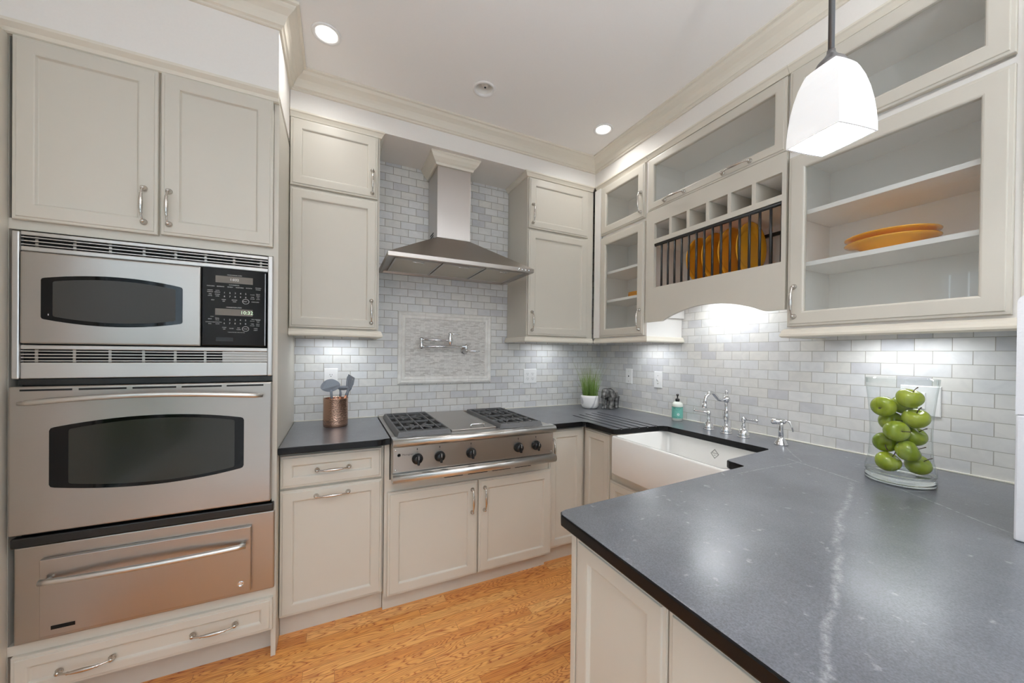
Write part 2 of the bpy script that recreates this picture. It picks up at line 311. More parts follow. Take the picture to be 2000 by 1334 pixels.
    vm = N(nt, 'ShaderNodeMix', data_type='RGBA'); vm.inputs[7].default_value = lin((206, 207, 210)); nt.links.new(acc, vm.inputs[0]); nt.links.new(rp.outputs[0], vm.inputs[6])
    # fine salt-and-pepper of the honed face
    sg = N(nt, 'ShaderNodeTexNoise'); sg.inputs['Scale'].default_value = 330; sg.inputs['Detail'].default_value = 2; nt.links.new(P, sg.inputs['Vector'])
    sm = N(nt, 'ShaderNodeMapRange'); sm.inputs['From Min'].default_value = 0.3; sm.inputs['From Max'].default_value = 0.7; sm.inputs['To Min'].default_value = 0.72; sm.inputs['To Max'].default_value = 1.25; nt.links.new(sg.outputs['Fac'], sm.inputs['Value'])
    sc = N(nt, 'ShaderNodeVectorMath', operation='SCALE'); nt.links.new(vm.outputs[2], sc.inputs[0]); nt.links.new(sm.outputs[0], sc.inputs['Scale'])
    # upward faces take the pale colour, the edge profile and undersides stay black
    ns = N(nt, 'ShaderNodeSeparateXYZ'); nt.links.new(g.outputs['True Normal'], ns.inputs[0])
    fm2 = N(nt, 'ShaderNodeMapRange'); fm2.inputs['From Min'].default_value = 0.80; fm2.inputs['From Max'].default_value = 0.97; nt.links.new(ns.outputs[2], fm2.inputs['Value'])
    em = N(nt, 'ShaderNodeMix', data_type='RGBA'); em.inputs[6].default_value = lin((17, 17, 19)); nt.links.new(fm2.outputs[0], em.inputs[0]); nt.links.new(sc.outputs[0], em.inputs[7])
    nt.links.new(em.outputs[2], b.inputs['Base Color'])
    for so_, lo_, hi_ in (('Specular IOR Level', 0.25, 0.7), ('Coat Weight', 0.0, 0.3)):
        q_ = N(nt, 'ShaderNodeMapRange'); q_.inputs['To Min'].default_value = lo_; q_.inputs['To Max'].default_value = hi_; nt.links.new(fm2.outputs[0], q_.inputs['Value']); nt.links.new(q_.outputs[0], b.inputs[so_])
    n5 = N(nt, 'ShaderNodeTexNoise'); n5.inputs['Scale'].default_value = 9; n5.inputs['Detail'].default_value = 6; nt.links.new(P, n5.inputs['Vector'])
    rr = N(nt, 'ShaderNodeMapRange'); rr.inputs['From Min'].default_value = 0.3; rr.inputs['From Max'].default_value = 0.7; rr.inputs['To Min'].default_value = 0.27; rr.inputs['To Max'].default_value = 0.31; nt.links.new(n5.outputs['Fac'], rr.inputs['Value']); 
    bp = N(nt, 'ShaderNodeBump'); bp.inputs['Strength'].default_value = 0.05; bp.inputs['Distance'].default_value = 0.001; nt.links.new(fl.outputs['Fac'], bp.inputs['Height']); nt.links.new(bp.outputs['Normal'], b.inputs['Normal'])
    return m
MAT['stone'] = stone_mat()

def pane_glass(name, tint=(0.97, 0.98, 0.98), rough=0.02, edge=None):
    """thin sheet: mostly clear, mirror-like at grazing angles, darker seen edge-on"""
    m = bpy.data.materials.new(name); m.use_nodes = True; nt = m.node_tree; nt.nodes.clear()
    o = N(nt, 'ShaderNodeOutputMaterial'); mx = N(nt, 'ShaderNodeMixShader'); tr = N(nt, 'ShaderNodeBsdfTransparent'); gl = N(nt, 'ShaderNodeBsdfGlossy')
    lw = N(nt, 'ShaderNodeLayerWeight'); lw.inputs[0].default_value = 0.5
    pw = N(nt, 'ShaderNodeMath', operation='POWER'); pw.inputs[1].default_value = 5.0; nt.links.new(lw.outputs['Facing'], pw.inputs[0])
    fr = N(nt, 'ShaderNodeMath', operation='MULTIPLY_ADD'); fr.inputs[1].default_value = 0.9; fr.inputs[2].default_value = 0.035; nt.links.new(pw.outputs[0], fr.inputs[0])
    tr.inputs[0].default_value = (*tint, 1); gl.inputs['Roughness'].default_value = rough
    if edge:
        p3 = N(nt, 'ShaderNodeMath', operation='POWER'); p3.inputs[1].default_value = 3.5; tm = N(nt, 'ShaderNodeMix', data_type='RGBA')
        tm.inputs[6].default_value = (*tint, 1); tm.inputs[7].default_value = (*edge, 1)
        nt.links.new(lw.outputs['Facing'], p3.inputs[0]); nt.links.new(p3.outputs[0], tm.inputs[0]); nt.links.new(tm.outputs[2], tr.inputs[0])
    nt.links.new(fr.outputs[0], mx.inputs[0]); nt.links.new(tr.outputs[0], mx.inputs[1]); nt.links.new(gl.outputs[0], mx.inputs[2]); nt.links.new(mx.outputs[0], o.inputs[0]); return m
MAT['glass'] = pane_glass('clear_pane')
MAT['vase'] = pane_glass('vase_glass', (0.975, 0.985, 0.983), 0.02, (0.80, 0.87, 0.86))
def solidglass():
    m, nt, b = newmat('thick_vase_glass'); setp(b, color=(0.93, 0.985, 0.97, 1), rough=0.0, trans=1.0, ior=1.45); return m
MAT['vasebase'] = solidglass()
def shade_mat():
    m, nt, b = newmat('opal_shade_glass'); setp(b, color=(0.92, 0.92, 0.93, 1), rough=0.25, emis=(0.96, 0.97, 1.0, 1), emstr=0.42); return m
MAT['shade'] = shade_mat()
def hammered():
    m, nt, b = newmat('hammered_copper'); setp(b, color=lin((196, 160, 140)), metal=1.0, rough=0.25)
    tc = N(nt, 'ShaderNodeTexCoord'); vo = N(nt, 'ShaderNodeTexVoronoi'); vo.inputs['Scale'].default_value = 120; nt.links.new(tc.outputs['Object'], vo.inputs['Vector'])
    bp = N(nt, 'ShaderNodeBump'); bp.inputs['Strength'].default_value = 0.5; bp.inputs['Distance'].default_value = 0.002; nt.links.new(vo.outputs['Distance'], bp.inputs['Height']); nt.links.new(bp.outputs['Normal'], b.inputs['Normal']); return m
MAT['copper'] = hammered()
def apple_mat():
    m, nt, b = newmat('green_apple_skin'); setp(b, rough=0.22, coat=0.3, coatr=0.15)
    oi = N(nt, 'ShaderNodeObjectInfo'); tc = N(nt, 'ShaderNodeTexCoord')
    nz = N(nt, 'ShaderNodeTexNoise'); nz.inputs['Scale'].default_value = 18; nz.inputs['Detail'].default_value = 3; nt.links.new(tc.outputs['Object'], nz.inputs['Vector'])
    ad = N(nt, 'ShaderNodeMath', operation='MULTIPLY_ADD'); nt.links.new(oi.outputs['Random'], ad.inputs[0]); ad.inputs[1].default_value = 0.5; nt.links.new(nz.outputs['Fac'], ad.inputs[2])
    rp = N(nt, 'ShaderNodeValToRGB'); e = rp.color_ramp.elements; e[0].position = 0.35; e[0].color = lin((96, 116, 14)); e[1].position = 1.0; e[1].color = lin((158, 172, 50))
    k = e.new(0.7); k.color = lin((126, 146, 26))
    nt.links.new(ad.outputs[0], rp.inputs[0]); nt.links.new(rp.outputs[0], b.inputs['Base Color']); return m
MAT['apple'] = apple_mat()
MAT['stem'] = plain('apple_stem', (64, 44, 24), 0.7)
def blade_mat():
    m, nt, b = newmat('grass_blade'); setp(b, rough=0.5)
    tc = N(nt, 'ShaderNodeTexCoord'); sp = N(nt, 'ShaderNodeSeparateXYZ'); nt.links.new(tc.outputs['Object'], sp.inputs[0])
    mr = N(nt, 'ShaderNodeMapRange'); mr.inputs['From Min'].default_value = 0.08; mr.inputs['From Max'].default_value = 0.38; nt.links.new(sp.outputs[2], mr.inputs['Value'])
    nz = N(nt, 'ShaderNodeTexNoise'); nz.inputs['Scale'].default_value = 60; nt.links.new(tc.outputs['Object'], nz.inputs['Vector'])
    ad = N(nt, 'ShaderNodeMath', operation='MULTIPLY_ADD'); nt.links.new(nz.outputs['Fac'], ad.inputs[0]); ad.inputs[1].default_value = 0.5; nt.links.new(mr.outputs[0], ad.inputs[2])
    rp = N(nt, 'ShaderNodeValToRGB'); e = rp.color_ramp.elements; e[0].position = 0.15; e[0].color = lin((92, 122, 44)); e[1].position = 1.2; e[1].color = lin((160, 166, 130))
    k = e.new(0.6); k.color = lin((134, 164, 84))
    nt.links.new(ad.outputs[0], rp.inputs[0]); nt.links.new(rp.outputs[0], b.inputs['Base Color']); return m
MAT['blade'] = blade_mat()
def elephant_mat():
    m, nt, b = newmat('antiqued_pewter'); setp(b, metal=0.55, rough=0.38)
    tc = N(nt, 'ShaderNodeTexCoord'); vo = N(nt, 'ShaderNodeTexVoronoi'); vo.inputs['Scale'].default_value = 38; nt.links.new(tc.outputs['Object'], vo.inputs['Vector'])
    rp = N(nt, 'ShaderNodeValToRGB'); rp.color_ramp.elements[0].color = lin((158, 156, 154)); rp.color_ramp.elements[1].color = lin((86, 84, 83)); rp.color_ramp.elements[1].position = 0.7
    nt.links.new(vo.outputs['Distance'], rp.inputs[0]); nt.links.new(rp.outputs[0], b.inputs['Base Color'])
    bp = N(nt, 'ShaderNodeBump'); bp.inputs['Strength'].default_value = 0.15; bp.inputs['Distance'].default_value = 0.001; nt.links.new(vo.outputs['Distance'], bp.inputs['Height']); nt.links.new(bp.outputs['Normal'], b.inputs['Normal']); return m
MAT['elephant'] = elephant_mat()

# ------------------------------------------------------------------ mesh helpers
class MB:
    def __init__(s): s.bm = bmesh.new()
    def _face(s, vs, smooth=False):
        try:
            f = s.bm.faces.new(vs); f.smooth = smooth; return f
        except ValueError: return None
    def box(s, x0, x1, y0, y1, z0, z1, bev=0.0, seg=2):
        if x0 > x1: x0, x1 = x1, x0
        if y0 > y1: y0, y1 = y1, y0
        if z0 > z1: z0, z1 = z1, z0
        v = [s.bm.verts.new(p) for p in ((x0, y0, z0), (x1, y0, z0), (x1, y1, z0), (x0, y1, z0), (x0, y0, z1), (x1, y0, z1), (x1, y1, z1), (x0, y1, z1))]
        fs = [s._face([v[i] for i in q]) for q in ((3, 2, 1, 0), (4, 5, 6, 7), (0, 1, 5, 4), (1, 2, 6, 5), (2, 3, 7, 6), (3, 0, 4, 7))]
        if bev > 0:
            es = list({e for f in fs for e in f.edges})
            bmesh.ops.bevel(s.bm, geom=es, offset=bev, segments=seg, profile=0.5, affect='EDGES')
        return s
    def rings(s, rings, closed=True, cap0=True, cap1=True, loop=False, smooth=False):
        """loft a list of vertex rings (each a list of points)"""
        R = [[s.bm.verts.new(p) for p in r] for r in rings]
        n = len(R[0]); K = len(R)
        for i in range(K if loop else K - 1):
            a, b = R[i], R[(i + 1) % K]
            for j in range(n if closed else n - 1):
                s._face([a[j], a[(j + 1) % n], b[(j + 1) % n], b[j]], smooth)
        if not loop:
            if cap0: s._face(list(reversed(R[0])))
            if cap1: s._face(R[-1])
        return s
    def tube(s, pts, rad, n=10, cap=True, smooth=True):
        pts = [Vector(p) for p in pts]; K = len(pts)
        rr = rad if isinstance(rad, (list, tuple)) else [rad] * K
        rings = []; prev = None
        for i in range(K):
            t = (pts[min(i + 1, K - 1)] - pts[max(i - 1, 0)]).normalized()
            if prev is None:
                a = Vector((0, 0, 1)) if abs(t.z) < 0.9 else Vector((1, 0, 0)); u = t.cross(a).normalized()
            else: u = (prev - t * prev.dot(t)).normalized()
            prev = u; w = t.cross(u)
            rings.append([pts[i] + (u * math.cos(2 * PI * k / n) + w * math.sin(2 * PI * k / n)) * rr[i] for k in range(n)])
        return s.rings(rings, cap0=cap, cap1=cap, smooth=smooth)
    def lathe(s, prof, c=(0, 0, 0), axis='z', n=24, sx=1.0, sy=1.0, smooth=True, cap0=True, cap1=True, rot=0.0):
        rings = []
        for r, h in prof:
            ring = []
            for k in range(n):
                a = 2 * PI * k / n + rot; x, y = r * math.cos(a) * sx, r * math.sin(a) * sy
                p = {'z': (x, y, h), 'y': (x, -h, y), 'x': (-h, -x, y), '-y': (x, h, y)}[axis]
                ring.append((c[0] + p[0], c[1] + p[1], c[2] + p[2]))
            rings.append(ring)
        return s.rings(rings, cap0=cap0, cap1=cap1, smooth=smooth)
    def sphere(s, c, r, n=16, sc=(1, 1, 1)):
        prof = [(r * math.sin(PI * i / n), -r * math.cos(PI * i / n)) for i in range(1, n)]
        prof = [(0.02 * r, -r)] + prof + [(0.02 * r, r)]
        rings = [[(c[0] + q * math.cos(2 * PI * k / n) * sc[0], c[1] + q * math.sin(2 * PI * k / n) * sc[1], c[2] + h * sc[2]) for k in range(n)] for q, h in prof]
        return s.rings(rings, smooth=True)
    def prism(s, poly, f0, f1, bev=0.0, seg=2, bev_which=None):
        """poly: 2-D points; f0/f1 map (a,b)->3-D for the two ends"""
        a = [s.bm.verts.new(f0(*p)) for p in poly]; b = [s.bm.verts.new(f1(*p)) for p in poly]; n = len(poly)
        fs = [s._face(list(reversed(a))), s._face(b)]
        for j in range(n): s._face([a[j], a[(j + 1) % n], b[(j + 1) % n], b[j]])
        if bev > 0:
            es = list(fs[0].edges) + list(fs[1].edges)
            bmesh.ops.bevel(s.bm, geom=es, offset=bev, segments=seg, profile=0.5, affect='EDGES')
        return s
    def text(s, txt, size, fn, align='CENTER', depth=0.0004):
        """fn maps (a,b,d) -> world; letters laid in the a-b plane"""
        cu = bpy.data.curves.new('lettering_src', 'FONT'); cu.body = txt; cu.size = size; cu.align_x = align; cu.align_y = 'CENTER'; cu.resolution_u = 2
        o = bpy.data.objects.new('lettering_src', cu); COL.objects.link(o)
        dg = bpy.context.evaluated_depsgraph_get(); me = o.evaluated_get(dg).to_mesh()
        vs = [s.bm.verts.new(fn(v.co.x, v.co.y, depth)) for v in me.vertices]
        for p in me.polygons: s._face([vs[i] for i in p.vertices])
        o.evaluated_get(dg).to_mesh_clear(); bpy.data.objects.remove(o); bpy.data.curves.remove(cu)
        return s
    def mesh(s, name, recalc=True):
        if recalc: bmesh.ops.recalc_face_normals(s.bm, faces=s.bm.faces[:])
        me = bpy.data.meshes.new(name); s.bm.to_mesh(me); s.bm.free(); return me

def thing(name, label, cat, loc=(0, 0, 0), group=None):
    o = bpy.data.objects.new(name, None); COL.objects.link(o); o.location = loc; o.empty_display_size = 0.05
    o['label'] = label; o['category'] = cat
    if group: o['group'] = group
    ORG[o.name] = Vector(loc); return o
def tag(o, label, cat, group=None):
    o['label'] = label; o['category'] = cat
    if group: o['group'] = group
    return o
def obj(name, mb, mat, parent=None, loc=None, label=None):
    me = mb.mesh(name); m = MAT[mat] if isinstance(mat, str) else mat
    me.materials.append(m)
    o = bpy.data.objects.new(name, me); COL.objects.link(o)
    if parent is not None:
        g = ORG[parent.name]; me.transform(Matrix.Translation(-g)); o.parent = parent; ORG[o.name] = g
    elif loc is not None:
        me.transform(Matrix.Translation(-Vector(loc))); o.location = loc; ORG[o.name] = Vector(loc)
    else: ORG[o.name] = Vector((0, 0, 0))
    if label: o['label'] = label
    return o
def struct(name, mb, mat, parent=None):
    o = obj(name, mb, mat, parent)
    if parent is None: o['kind'] = 'structure'
    return o
def place(name, me, parent, loc, xdir, zdir):
    """an object sharing mesh ME, local X along xdir and local Z along zdir, under a part of a thing that stands unrotated"""
    o = bpy.data.objects.new(name, me); COL.objects.link(o); o.parent = parent
    z = Vector(zdir).normalized(); x = Vector(xdir).normalized(); y = z.cross(x)
    m = Matrix((x, y, z)).transposed().to_4x4(); m.translation = Vector(loc) - ORG[parent.name]
    o.matrix_local = m; return o
def copy_tree(o, parent=None):
    c = o.copy(); COL.objects.link(c)
    if parent is not None: c.parent = parent
    for ch in list(o.children): copy_tree(ch, c)
    return c

# frames: map (a, z, d) -> world, d = distance out of the plane
def FB(y0): return lambda a, z, d=0.0: (a, y0 - d, z)               # faces the room from the back wall, a = world x
def FR(x0): return lambda a, z, d=0.0: (x0 - d, -a, z)              # faces the room from the right wall, a = -world y

def rect_ring(F, a0, a1, z0, z1, ins, d):
    return [F(a0 + ins, z0 + ins, d), F(a1 - ins, z0 + ins, d), F(a1 - ins, z1 - ins, d), F(a0 + ins, z1 - ins, d)]
def shaker(F, a0, a1, z0, z1, fw=0.054, th=0.021, glass=False, lip=True):
    mb = MB()
    prof = [(0.0, 0.0), (0.0, th - 0.007), (0.002, th - 0.004)]
    if lip: prof += [(0.010, th - 0.0035), (0.0115, th - 0.0005), (0.013, th)]
    else: prof += [(0.004, th)]
    prof += [(fw - 0.004, th), (fw, th - 0.001), (fw + 0.004, th - 0.0075), (fw + 0.006, th - 0.009)]
    if glass:
        prof = prof[:-2] + [(fw + 0.003, th - 0.004), (fw + 0.003, 0.0)]
        mb.rings([rect_ring(F, a0, a1, z0, z1, i, d) for i, d in prof], loop=True)
    else: mb.rings([rect_ring(F, a0, a1, z0, z1, i, d) for i, d in prof])
    return mb
def pane(F, a0, a1, z0, z1, d):
    mb = MB(); mb.rings([rect_ring(F, a0, a1, z0, z1, 0, d), rect_ring(F, a0, a1, z0, z1, 0, d + 0.003)]); return mb
# pull handle: along local X, out along local Z
def pull_mesh(c=0.064):
    mb = MB()
    for s in (-1, 1):
        mb.lathe([(0.0105, 0.0), (0.0115, 0.003), (0.0085, 0.006), (0.007, 0.010), (0.0075, 0.015), (0.0055, 0.020), (0.002, 0.0215)], (s * c, 0, 0), 'z', 14)
    P, R = [], []
    for i in range(33):
        t = -1 + 2 * i / 32; x = t * c; a = abs(t)
        z = 0.014 + 0.016 * (1 - a ** 3.2)
        r = 0.0034 + 0.0036 * max(0, 1 - (a / 0.55) ** 2) ** 0.7 if a < 0.55 else 0.0034
        if 0.50 < a < 0.60: r = 0.0056
        if a > 0.9: r = 0.0038
        P.append((x, 0, z)); R.append(r)
    mb.tube(P, R, 10)
    return mb
PULL = pull_mesh().mesh('pull_handle'); PULL.materials.append(MAT['nickel'])
PULL9 = pull_mesh(0.069).mesh('pull_handle_wide'); PULL9.materials.append(MAT['nickel'])
def pullV(parent, F, a, z, d, me=None):
    x = Vector(F(a, z + 1, d)) - Vector(F(a, z, d)); n = Vector(F(a, z, d + 1)) - Vector(F(a, z, d))
    return place('handle', me or PULL, parent, F(a, z, d), x, n)
def pullH(parent, F, a, z, d, me=None):
    x = Vector(F(a + 1, z, d)) - Vector(F(a, z, d)); n = Vector(F(a, z, d + 1)) - Vector(F(a, z, d))
    return place('handle', me or PULL9, parent, F(a, z, d), x, n)
def sweep(path, prof, closed_prof=True):
    """sweep profile [(d,z)] along plan path, d offset to the right of travel, mitred"""
    mb = MB(); rings = []
    n = len(path)
    for i, p in enumerate(path):
        p = Vector(p)
        def nrm(a, b):
            t = (Vector(b) - Vector(a)).normalized(); return Vector((t.y, -t.x))
        if i == 0: m = nrm(path[0], path[1])
        elif i == n - 1: m = nrm(path[-2], path[-1])
        else:
            a, b = nrm(path[i - 1], path[i]), nrm(path[i], path[i + 1]); m = (a + b) / (1 + a.dot(b))
        rings.append([(p.x + m.x * d, p.y + m.y * d, z) for d, z in prof])
    mb.rings(rings); return mb

CEIL = 2.83
# ================================================================== SETTING
mb = MB(); mb.box(-4.6, 3.2, -2.85, 0.1, -0.08, 0.0); struct('floor', mb, 'floor')
mb = MB(); mb.box(-4.6, 3.2, -5.7, -2.851, -0.08, 0.0); struct('floor_dining', mb, plain('pale_floor_tile', (226, 226, 228), 0.5, noise=0.04, nscale=3))  # unseen floor, made pale to bounce neutral light up to the ceiling
mb = MB()
# ceiling with three recesses for the cans (built around square holes; trims cover the corners)
CANS = [(-2.181, -0.694), (-1.398, -0.694), (-0.567, -0.707)]
ch = 0.045
xs = [-4.6]
for cx, cy in CANS: xs += [cx - ch, cx + ch]
xs += [3.2]
for i in range(len(xs) - 1):
    if i % 2 == 0: mb.box(xs[i], xs[i + 1], -5.7, 0.1, CEIL, CEIL + 0.1)
    else:
        cy = CANS[i // 2][1]; mb.box(xs[i], xs[i + 1], -5.7, cy - ch, CEIL, CEIL + 0.1); mb.box(xs[i], xs[i + 1], cy + ch, 0.1, CEIL, CEIL + 0.1)
struct('ceiling', mb, 'ceil')
mb = MB(); mb.box(-3.19, 0.1, 0.0, 0.1, 0, CEIL); struct('wall_back', mb, 'tile_b')
mb = MB(); mb.box(0.0, 0.1, -2.37, 0.0, 0, CEIL); struct('wall_right', mb, 'tile_r')
# left wall with a window opening
wy0, wy1, wz0, wz1 = -2.95, -1.37, 0.55, 2.12
mb = MB(); mb.box(-3.29, -3.185, -5.7, wy0, 0, CEIL); mb.box(-3.29, -3.185, wy1, 0.0, 0, CEIL); mb.box(-3.29, -3.185, wy0, wy1, 0, wz0); mb.box(-3.29, -3.185, wy0, wy1, wz1, CEIL)
struct('wall_left', mb, 'wall')
def window(name, F, a0, a1, z0, z1, mull=1):
    fr = MB(); w = 0.05
    for q in ((a0, a0 + w, z0, z1), (a1 - w, a1, z0, z1), (a0 + w, a1 - w, z0, z0 + w), (a0 + w, a1 - w, z1 - w, z1)):
        fr.rings([rect_ring(F, q[0], q[1], q[2], q[3], 0, -0.06), rect_ring(F, q[0], q[1], q[2], q[3], 0, 0.012)])
    o = struct(name, fr, 'white')
    for k in range(mull):
        a = a0 + (a1 - a0) * (k + 1) / (mull + 1); b = MB(); b.rings([rect_ring(F, a - 0.02, a + 0.02, z0 + w, z1 - w, 0, -0.05), rect_ring(F, a - 0.02, a + 0.02, z0 + w, z1 - w, 0, 0.0)]); obj('mullion', b, 'white', o)
    obj('pane', pane(F, a0 + w, a1 - w, z0 + w, z1 - w, -0.03), 'glass', o)
    return o
FL = lambda a, z, d=0.0: (-3.185 + d, a, z)
window('window_1', FL, wy0, wy1, wz0, wz1, 1)
# white board fence with a raking rail outside that window
fb = MB()
for k in range(34): fb.box(-4.32, -4.30, -5.2 + k * 0.13, -5.2 + k * 0.13 + 0.118, -0.1, 2.45)
fb.box(-4.30, -4.27, -5.2, -0.8, 1.78, 1.88)
struct('wall_outside_fence', fb, 'fence')
# rear wall, doors to the garden
rx0, rx1 = -2.40, -1.30
mb = MB(); mb.box(-3.19, rx0, -5.7, -5.6, 0, CEIL); mb.box(rx1, 3.2, -5.7, -5.6, 0, CEIL); mb.box(rx0, rx1, -5.7, -5.6, 2.3, CEIL); struct('wall_rear', mb, 'wallfar')
FK = lambda a, z, d=0.0: (a, -5.6 + d, z)
window('window_2', FK, rx0, rx1, 0.0, 2.3, 1)
mb = MB(); mb.box(3.1, 3.2, -2.6, 0.1, 0, CEIL); mb.box(3.1, 3.2, -5.7, -5.4, 0, CEIL); mb.box(3.1, 3.2, -5.4, -2.6, 0, 0.15); mb.box(3.1, 3.2, -5.4, -2.6, 2.35, CEIL); struct('wall_dining', mb, 'wallfar')
window('window_3', lambda a, z, d=0.0: (3.1 - d, a, z), -5.4, -2.6, 0.15, 2.35, 2)  # unseen window, added to bring in daylight from this side
# shrubs outside the glass doors
for k in range(12):
    mb = MB(); random.seed(40 + k); c = (-4.0 + k * 0.95, -7.2 - (k % 2) * 0.5, 0.62 + 0.1 * (k % 3)) if k < 7 else (-3.80 + 0.06 * (k % 2), -1.2 - (k - 7) * 0.8, 0.62 + 0.12 * (k % 2))
    for q in range(14):
        mb.sphere((c[0] + random.uniform(-.2, .2), c[1] + random.uniform(-.2, .2), c[2] + random.uniform(-.45, .5)), random.uniform(.15, .24), 8)
    tag(obj('garden_shrub', mb, 'greenout'), 'round green shrub outside the glass garden doors', 'shrub', 'shrubs outside the garden doors')
mb = MB(); mb.box(-8, 6, -12, -5.75, -0.25, -0.08); struct('ground_outside', mb, plain('lawn', (84, 108, 58), 0.9, noise=0.3))

# stub wall standing on the worktop at the right
mb = MB()
yy0, yy1 = -2.55, -2.372
def stub(z0, z1, rnd):
    if not rnd: mb.box(-0.662, 0.0, yy0, yy1, z0, z1, 0.004)
    else:
        pr = [(yy1, z0), (yy1, z1 - 0.02)] + [(yy1 - 0.03 * (1 - math.cos(t * PI / 12)), z1 - 0.02 + 0.02 * math.sin(t * PI / 12)) for t in range(1, 7)] + [(yy0, z1), (yy0, z0)]
        mb.prism(pr, lambda a, b: (-0.662, a, b), lambda a, b: (0.0, a, b))
stub(0.915, 1.2165, False); stub(1.218, 1.508, True)
struct('wall_stub', mb, 'wallwhite')
# soffits (dropped wall boxes over the cabinets)
mb = MB(); mb.box(-2.36, 0.0, -0.343, 0.0, 2.638, CEIL); struct('wall_soffit_back', mb, 'wall')
mb = MB(); mb.box(-0.343, 0.0, -2.9, -0.343, 2.638, CEIL); struct('wall_soffit_right', mb, 'wall')
mb = MB(); mb.box(-3.185, -2.362, -0.735, -0.0, 2.473, CEIL); struct('wall_soffit_left', mb, 'wall')
# crown moulding
CR = [(0, -.090), (.009, -.090), (.012, -.087), (.012, -.081), (.016, -.078), (.020, -.076), (.023, -.068), (.028, -.056), (.037, -.043), (.049, -.033), (.060, -.025), (.066, -.018), (.069, -.013), (.075, -.012), (.081, -.010), (.081, -.0), (0, 0)]
mb = sweep([(-3.185, -0.735), (-2.362, -0.735), (-2.362, -0.343), (-0.343, -0.343), (-0.343, -2.9)], [(d, CEIL + z) for d, z in CR]); struct('trim_1', mb, 'trim')
# door casing strip on the left wall, caulk line behind the worktop
mb = MB(); mb.box(-3.185, -3.150, -0.98, -0.7135, 0.0, 2.43, 0.003); struct('trim_2', mb, 'trim')
mb = MB(); mb.box(-2.36, -1.876, -0.006, 0.0, 0.914, 0.9185); mb.box(-0.944, -0.0, -0.006, 0.0, 0.914, 0.9185); mb.box(-0.006, -0.0, -2.37, -0.006, 0.914, 0.9185); struct('trim_3', mb, 'caulk')

# ================================================================== TALL OVEN CABINET
OV = FB(-0.712)
t = thing('oven_cabinet', 'tall cream built-in cabinet holding the microwave, oven and warming drawer', 'cabinet', (-2.76, -0.36, 0))
mb = MB()
mb.box(-3.165, -3.150, -0.712, -0.002, 0.0, 2.44)
mb.box(-2.380, -2.362, -0.712, -0.002, 0.0, 2.44)
mb.box(-3.150, -2.380, -0.712, -0.002, 2.43, 2.472)
mb.box(-3.150, -2.380, -0.712, -0.02, 1.765, 1.785); mb.box(-3.150, -2.380, -0.712, -0.02, 0.270, 0.3045)
mb.box(-3.150, -2.380, -0.02, -0.002, 0.0, 2.43)
mb.box(-2.765, -2.741, -0.712, -0.69, 1.802, 2.43)
mb.box(-3.150, -2.380, -0.712, -0.69, 1.785, 1.802)
obj('body', mb, 'cab', t)
mb = MB(); mb.box(-3.150, -2.380, -0.642, -0.622, 0.0, 0.125); obj('toe_kick', mb, 'toe', t)
mb = sweep([(-3.165, -0.712), (-2.362, -0.712)], [(0, 2.472), (.034, 2.472), (.034, 2.462), (.028, 2.456), (.02, 2.448), (.016, 2.436), (.010, 2.432), (0, 2.432)]); obj('top_moulding', mb, 'trim', t)
d1 = obj('door', shaker(OV, -3.136, -2.757, 1.797, 2.43, 0.056), 'cab', t); pullV(d1, OV, -2.795, 1.903, 0.021)
d2 = obj('door', shaker(OV, -2.749, -2.381, 1.801, 2.434, 0.056), 'cab', t); pullV(d2, OV, -2.722, 1.906, 0.021)
d3 = obj('drawer', shaker(OV, -3.136, -2.372, 0.128, 0.270, 0.042), 'cab', t); pullH(d3, OV, -2.572, 0.197, 0.021); pullH(d3, OV, -2.945, 0.190, 0.021)

# ---- microwave
AP = FB(-0.712)
t = thing('microwave', 'built-in steel microwave with black control panel and louvred trim', 'microwave', (-2.755, -0.72, 1.24))
mb = MB(); mb.box(-3.118, -2.395, -0.712, -0.30, 1.245, 1.755); obj('housing', mb, 'blackmatte', t)
tr = MB()
tr.box(-3.132, -3.113, -0.737, -0.712, 1.242, 1.755, 0.004); tr.box(-2.397, -2.379, -0.737, -0.712, 1.242, 1.760, 0.004)
tr.box(-3.113, -2.397, -0.732, -0.714, 1.744, 1.757, 0.002); tr.box(-3.113, -2.397, -0.732, -0.714, 1.689, 1.706, 0.003)
tr.box(-3.113, -2.397, -0.732, -0.714, 1.346, 1.362, 0.003); tr.box(-3.113, -2.397, -0.732, -0.714, 1.243, 1.300, 0.003)
obj('trim_frame', tr, 'steellight', t)
def louvre(z0, z1, n):
    for k in range(n):
        z = z0 + (z1 - z0) * (k + 0.5) / n
        mb = MB(); mb.box(-3.113, -2.397, -0.729, -0.715, z - 0.0019, z + 0.0019, 0.0008); obj('louvre_blade', mb, 'steellight', t)
    for k in range(8):
        x = -3.113 + 0.03 + k * 0.094; mb = MB(); mb.box(x - 0.004, x + 0.004, -0.7145, -0.7125, z0, z1); obj('vent_rib', mb, 'steel', t)
louvre(1.706, 1.744, 3); louvre(1.300, 1.346, 4)
mb = MB(); mb.box(-2.556, -2.397, -0.7155, -0.7125, 1.301, 1.345); obj('vent_blank', mb, 'steel', t)
